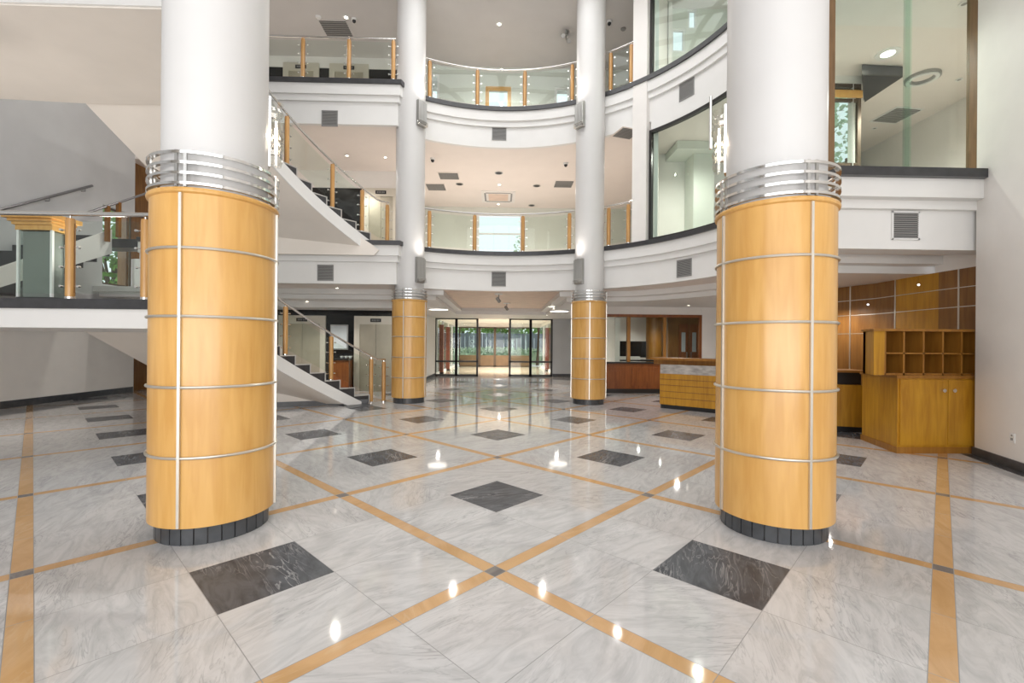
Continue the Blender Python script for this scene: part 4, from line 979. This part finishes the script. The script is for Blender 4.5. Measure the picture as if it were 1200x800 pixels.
for x in px[1:]: gr.box(x - .012, yf, z0, x + .012, yb, z1)
gr.build('pigeonhole_grid', 'orange', cab)
# panelled wall behind reception
wp = [(atz(970, 338.5, 2.74)).xy, atz(1026, 332, 2.74).xy, atz(1100, 319, 2.74).xy, atz(1150, 311, 2.74).xy]
wp[3] = wp[2] + (wp[3] - wp[2])*1.0
pw = MB(); 
struct('wall_reception_end', MB().prism([wp[3], wp[3] + Vector((.1, 0)), Vector((wp[3].x + .4, 6.3)), Vector((wp[3].x + .2, 6.3))], 0, 3.0).prism([wp[2], wp[3], wp[3] + Vector((0, .06)), wp[2] + Vector((0, .06))], 2.74, 3.0), 'wall')
struct('wall_reception_rear', MB().prism([wp[0], (8.36, 14.5), (8.5, 14.4), wp[0] + Vector((.2, .05))], 0, 2.74), 'wall')
wpn = thing('wall_panelling', 'faceted brown and honey wood wall panelling behind the mail cabinet', 'wall panelling', (wp[1].x, wp[1].y, 0))
mats_ = ['brownw', 'orange', 'brownw']
segs = [(wp[0], wp[1], 'brownw'), (wp[1], wp[1].lerp(wp[2], .36), 'brownw'), (wp[1].lerp(wp[2], .36), wp[2], 'yellow'), (wp[2], wp[3], 'brownw')]
tr_ = []
for a, b, m_ in segs:
    d = (b - a).normalized(); n_ = Vector((d.y, -d.x)); n_ = n_ if n_.dot(-a) > 0 else -n_
    MB().prism([a, b, b - n_*.05, a - n_*.05], 0, 2.74).build('panel', m_, wpn)
    for z in (1.78, 2.15, 2.45):
        MB().prism([a + n_*.004, b + n_*.004, b, a], z - .006, z + .006).build('horizontal_trim', 'trimm', wpn)
    if m_ != 'yellow':
        c = a.lerp(b, .5 if a != wp[1] else .98); MB().obox(c + n_*.004, .02, .012, 0, 2.74, math.atan2(d.y, d.x)).build('vertical_trim', 'trimm', wpn)
for u, v in ((1017, 357), (1076, 334)):
    a, b = (wp[0], wp[1]) if u < 1026 else (wp[1], wp[2])
    # point on panel along this pixel column
    r = ray(u, v); e = b - a; den = r.x*e.y - r.y*e.x; t = (a.x*e.y - a.y*e.x)/den; p = Vector((r.x*t, r.y*t, H + r.z*t))
    MB().tube([p, p + Vector((-.03, -.04, 0))], .02, 10).build('wall_knob', 'chrome', wpn)
# wall socket on right wall
sp = A_ + dirr*1.05; so = thing('wall_socket', 'small white wall socket low on the right white wall', 'socket', (sp.x, sp.y, .33))
r = ray(1187, 513); den = r.x*dirr.y - r.y*dirr.x; tt = (A_.x*dirr.y - A_.y*dirr.x)/den; sp = Vector((r.x*tt, r.y*tt)); sz = H + r.z*tt
so.location = (sp.x, sp.y, sz); an = math.atan2(nr.y, nr.x)
MB().obox(sp + nr*.005, .01, .085, sz - .06, sz + .06, an).build('plate', 'white', so); MB().obox(sp + nr*.012, .006, .035, sz - .03, sz - .0, an).obox(sp + nr*.012, .006, .02, sz + .02, sz + .04, an).build('switch', 'grille', so)

# ---------------------------------------------------------------- light
w = bpy.data.worlds.new('World'); S.world = w; w.use_nodes = True
bg = w.node_tree.nodes['Background']; bg.inputs['Color'].default_value = (0.90, 0.94, 1.0, 1); bg.inputs['Strength'].default_value = 1.45
def area(name, loc, size, power, col=(1, 1, 1), rot=(0, 0, 0), sy=None, disk=False):
    l = bpy.data.lights.new(name, 'AREA'); l.energy = power; l.color = col; l.size = size
    if disk: l.shape = 'DISK'
    elif sy: l.shape = 'RECTANGLE'; l.size_y = sy
    o = bpy.data.objects.new(name, l); COL.objects.link(o); o.location = loc; o.rotation_euler = rot; return o
def point(name, loc, power, r=.12, col=(1, .93, .85)):
    l = bpy.data.lights.new(name, 'POINT'); l.energy = power; l.color = col; l.shadow_soft_size = r
    o = bpy.data.objects.new(name, l); COL.objects.link(o); o.location = loc
area('added_upward_fill', (-1.1, -5.35, 1.3), 12.2, 560, (1, .975, .94), (R(122), 0, 0), sy=2.2)  # unseen fill added behind the camera, tilted up to brighten ceilings
def up(name, loc, power):
    l = bpy.data.lights.new(name, 'SPOT'); l.energy = power; l.color = (1, .93, .86); l.shadow_soft_size = .15; l.spot_size = R(150); l.spot_blend = 1.0; l.specular_factor = .06
    o = bpy.data.objects.new(name, l); COL.objects.link(o); o.location = loc; o.rotation_euler = (PI, 0, 0)
def spot(name, loc, power, col=(1, .94, .87)):
    l = bpy.data.lights.new(name, 'SPOT'); l.energy = power; l.color = col; l.shadow_soft_size = .05; l.spot_size = R(165); l.spot_blend = 1.0; l.specular_factor = .06
    o = bpy.data.objects.new(name, l); COL.objects.link(o); o.location = loc
area('skylight_daylight', (0, OY, ZT + .9), 7.2, 480, (1, .985, .965), disk=True)
area('front_glazing_daylight', (-1.1, -5.3, 4.9), 12.4, 620, (1, .985, .965), (R(90), 0, 0), sy=9.2)
for (x, y, z, p) in ((-6, 12.9, 2.7, 170), (-2.1, 15.7, 2.66, 170), (2.0, 15.7, 2.66, 170), (0, 19.5, 2.7, 200), (5.0, 12.6, 2.7, 150), (6.6, 8.9, 2.7, 100), (5.2, 16.8, 2.7, 90), (5.4, 15.0, 2.7, 90), (-5, 13.6, 2.52, 80),
                     (-7.5, 12.8, 6.95, 250), (-4.6, 13.0, 6.95, 250), (-1.5, 15.2, 6.95, 380), (1.5, 15.2, 6.95, 380), (5.0, 11.2, 6.95, 280), (8.2, 8.2, 6.95, 650), (6, 7.9, 6.95, 380),
                     (-6, 12.6, 10.55, 280), (0, 13.4, 10.55, 280), (5.4, 10.0, 10.55, 300), (0, 25.5, 2.9, 1300), (0, 29, 2.9, 1000), (-9, 10.8, 10.5, 300), (3.4, 12.8, 6.95, 100)):
    spot('lamp_and_fill_light', (x, y, z - .32), p)  # downlight glow, with added spots in areas that have no fitting
up('added_landing_fill', (-8.8, 7.0, 2.3), 190); up('added_landing_fill', (-6.0, 7.0, 2.3), 110); spot('lamp_and_fill_light', (-8.0, 7.2, 1.6), 60)  # added upward fill at the landing and a spot below it, no fittings
for i in (2, 3):
    for zc in (3.75, 7.75):
        a = R(-38) if i == 2 else R(218); c = colp[i] + Vector((math.cos(a), math.sin(a)))*.55; up('column_uplight_light', (c.x, c.y, zc), 24)
for i in (0, 1):
    c = colp[i]; v = c.normalized(); perp = Vector((v.y, -v.x)) if i == 0 else Vector((-v.y, v.x)); p = c + perp*.43
    point('sconce_light', (p.x, p.y, 3.3), 6, .02, (1, .85, .65))

S.view_settings.view_transform = 'Standard'; S.view_settings.look = 'None'; S.view_settings.gamma = 1.0; S.view_settings.use_curve_mapping = False
S.view_settings.exposure = -0.22
S.cycles.use_denoising = True
S.cycles.max_bounces = 8; S.cycles.diffuse_bounces = 4; S.cycles.glossy_bounces = 4; S.cycles.transmission_bounces = 6; S.cycles.transparent_max_bounces = 24
S.cycles.sample_clamp_indirect = 6.0; S.cycles.caustics_reflective = False; S.cycles.caustics_refractive = False
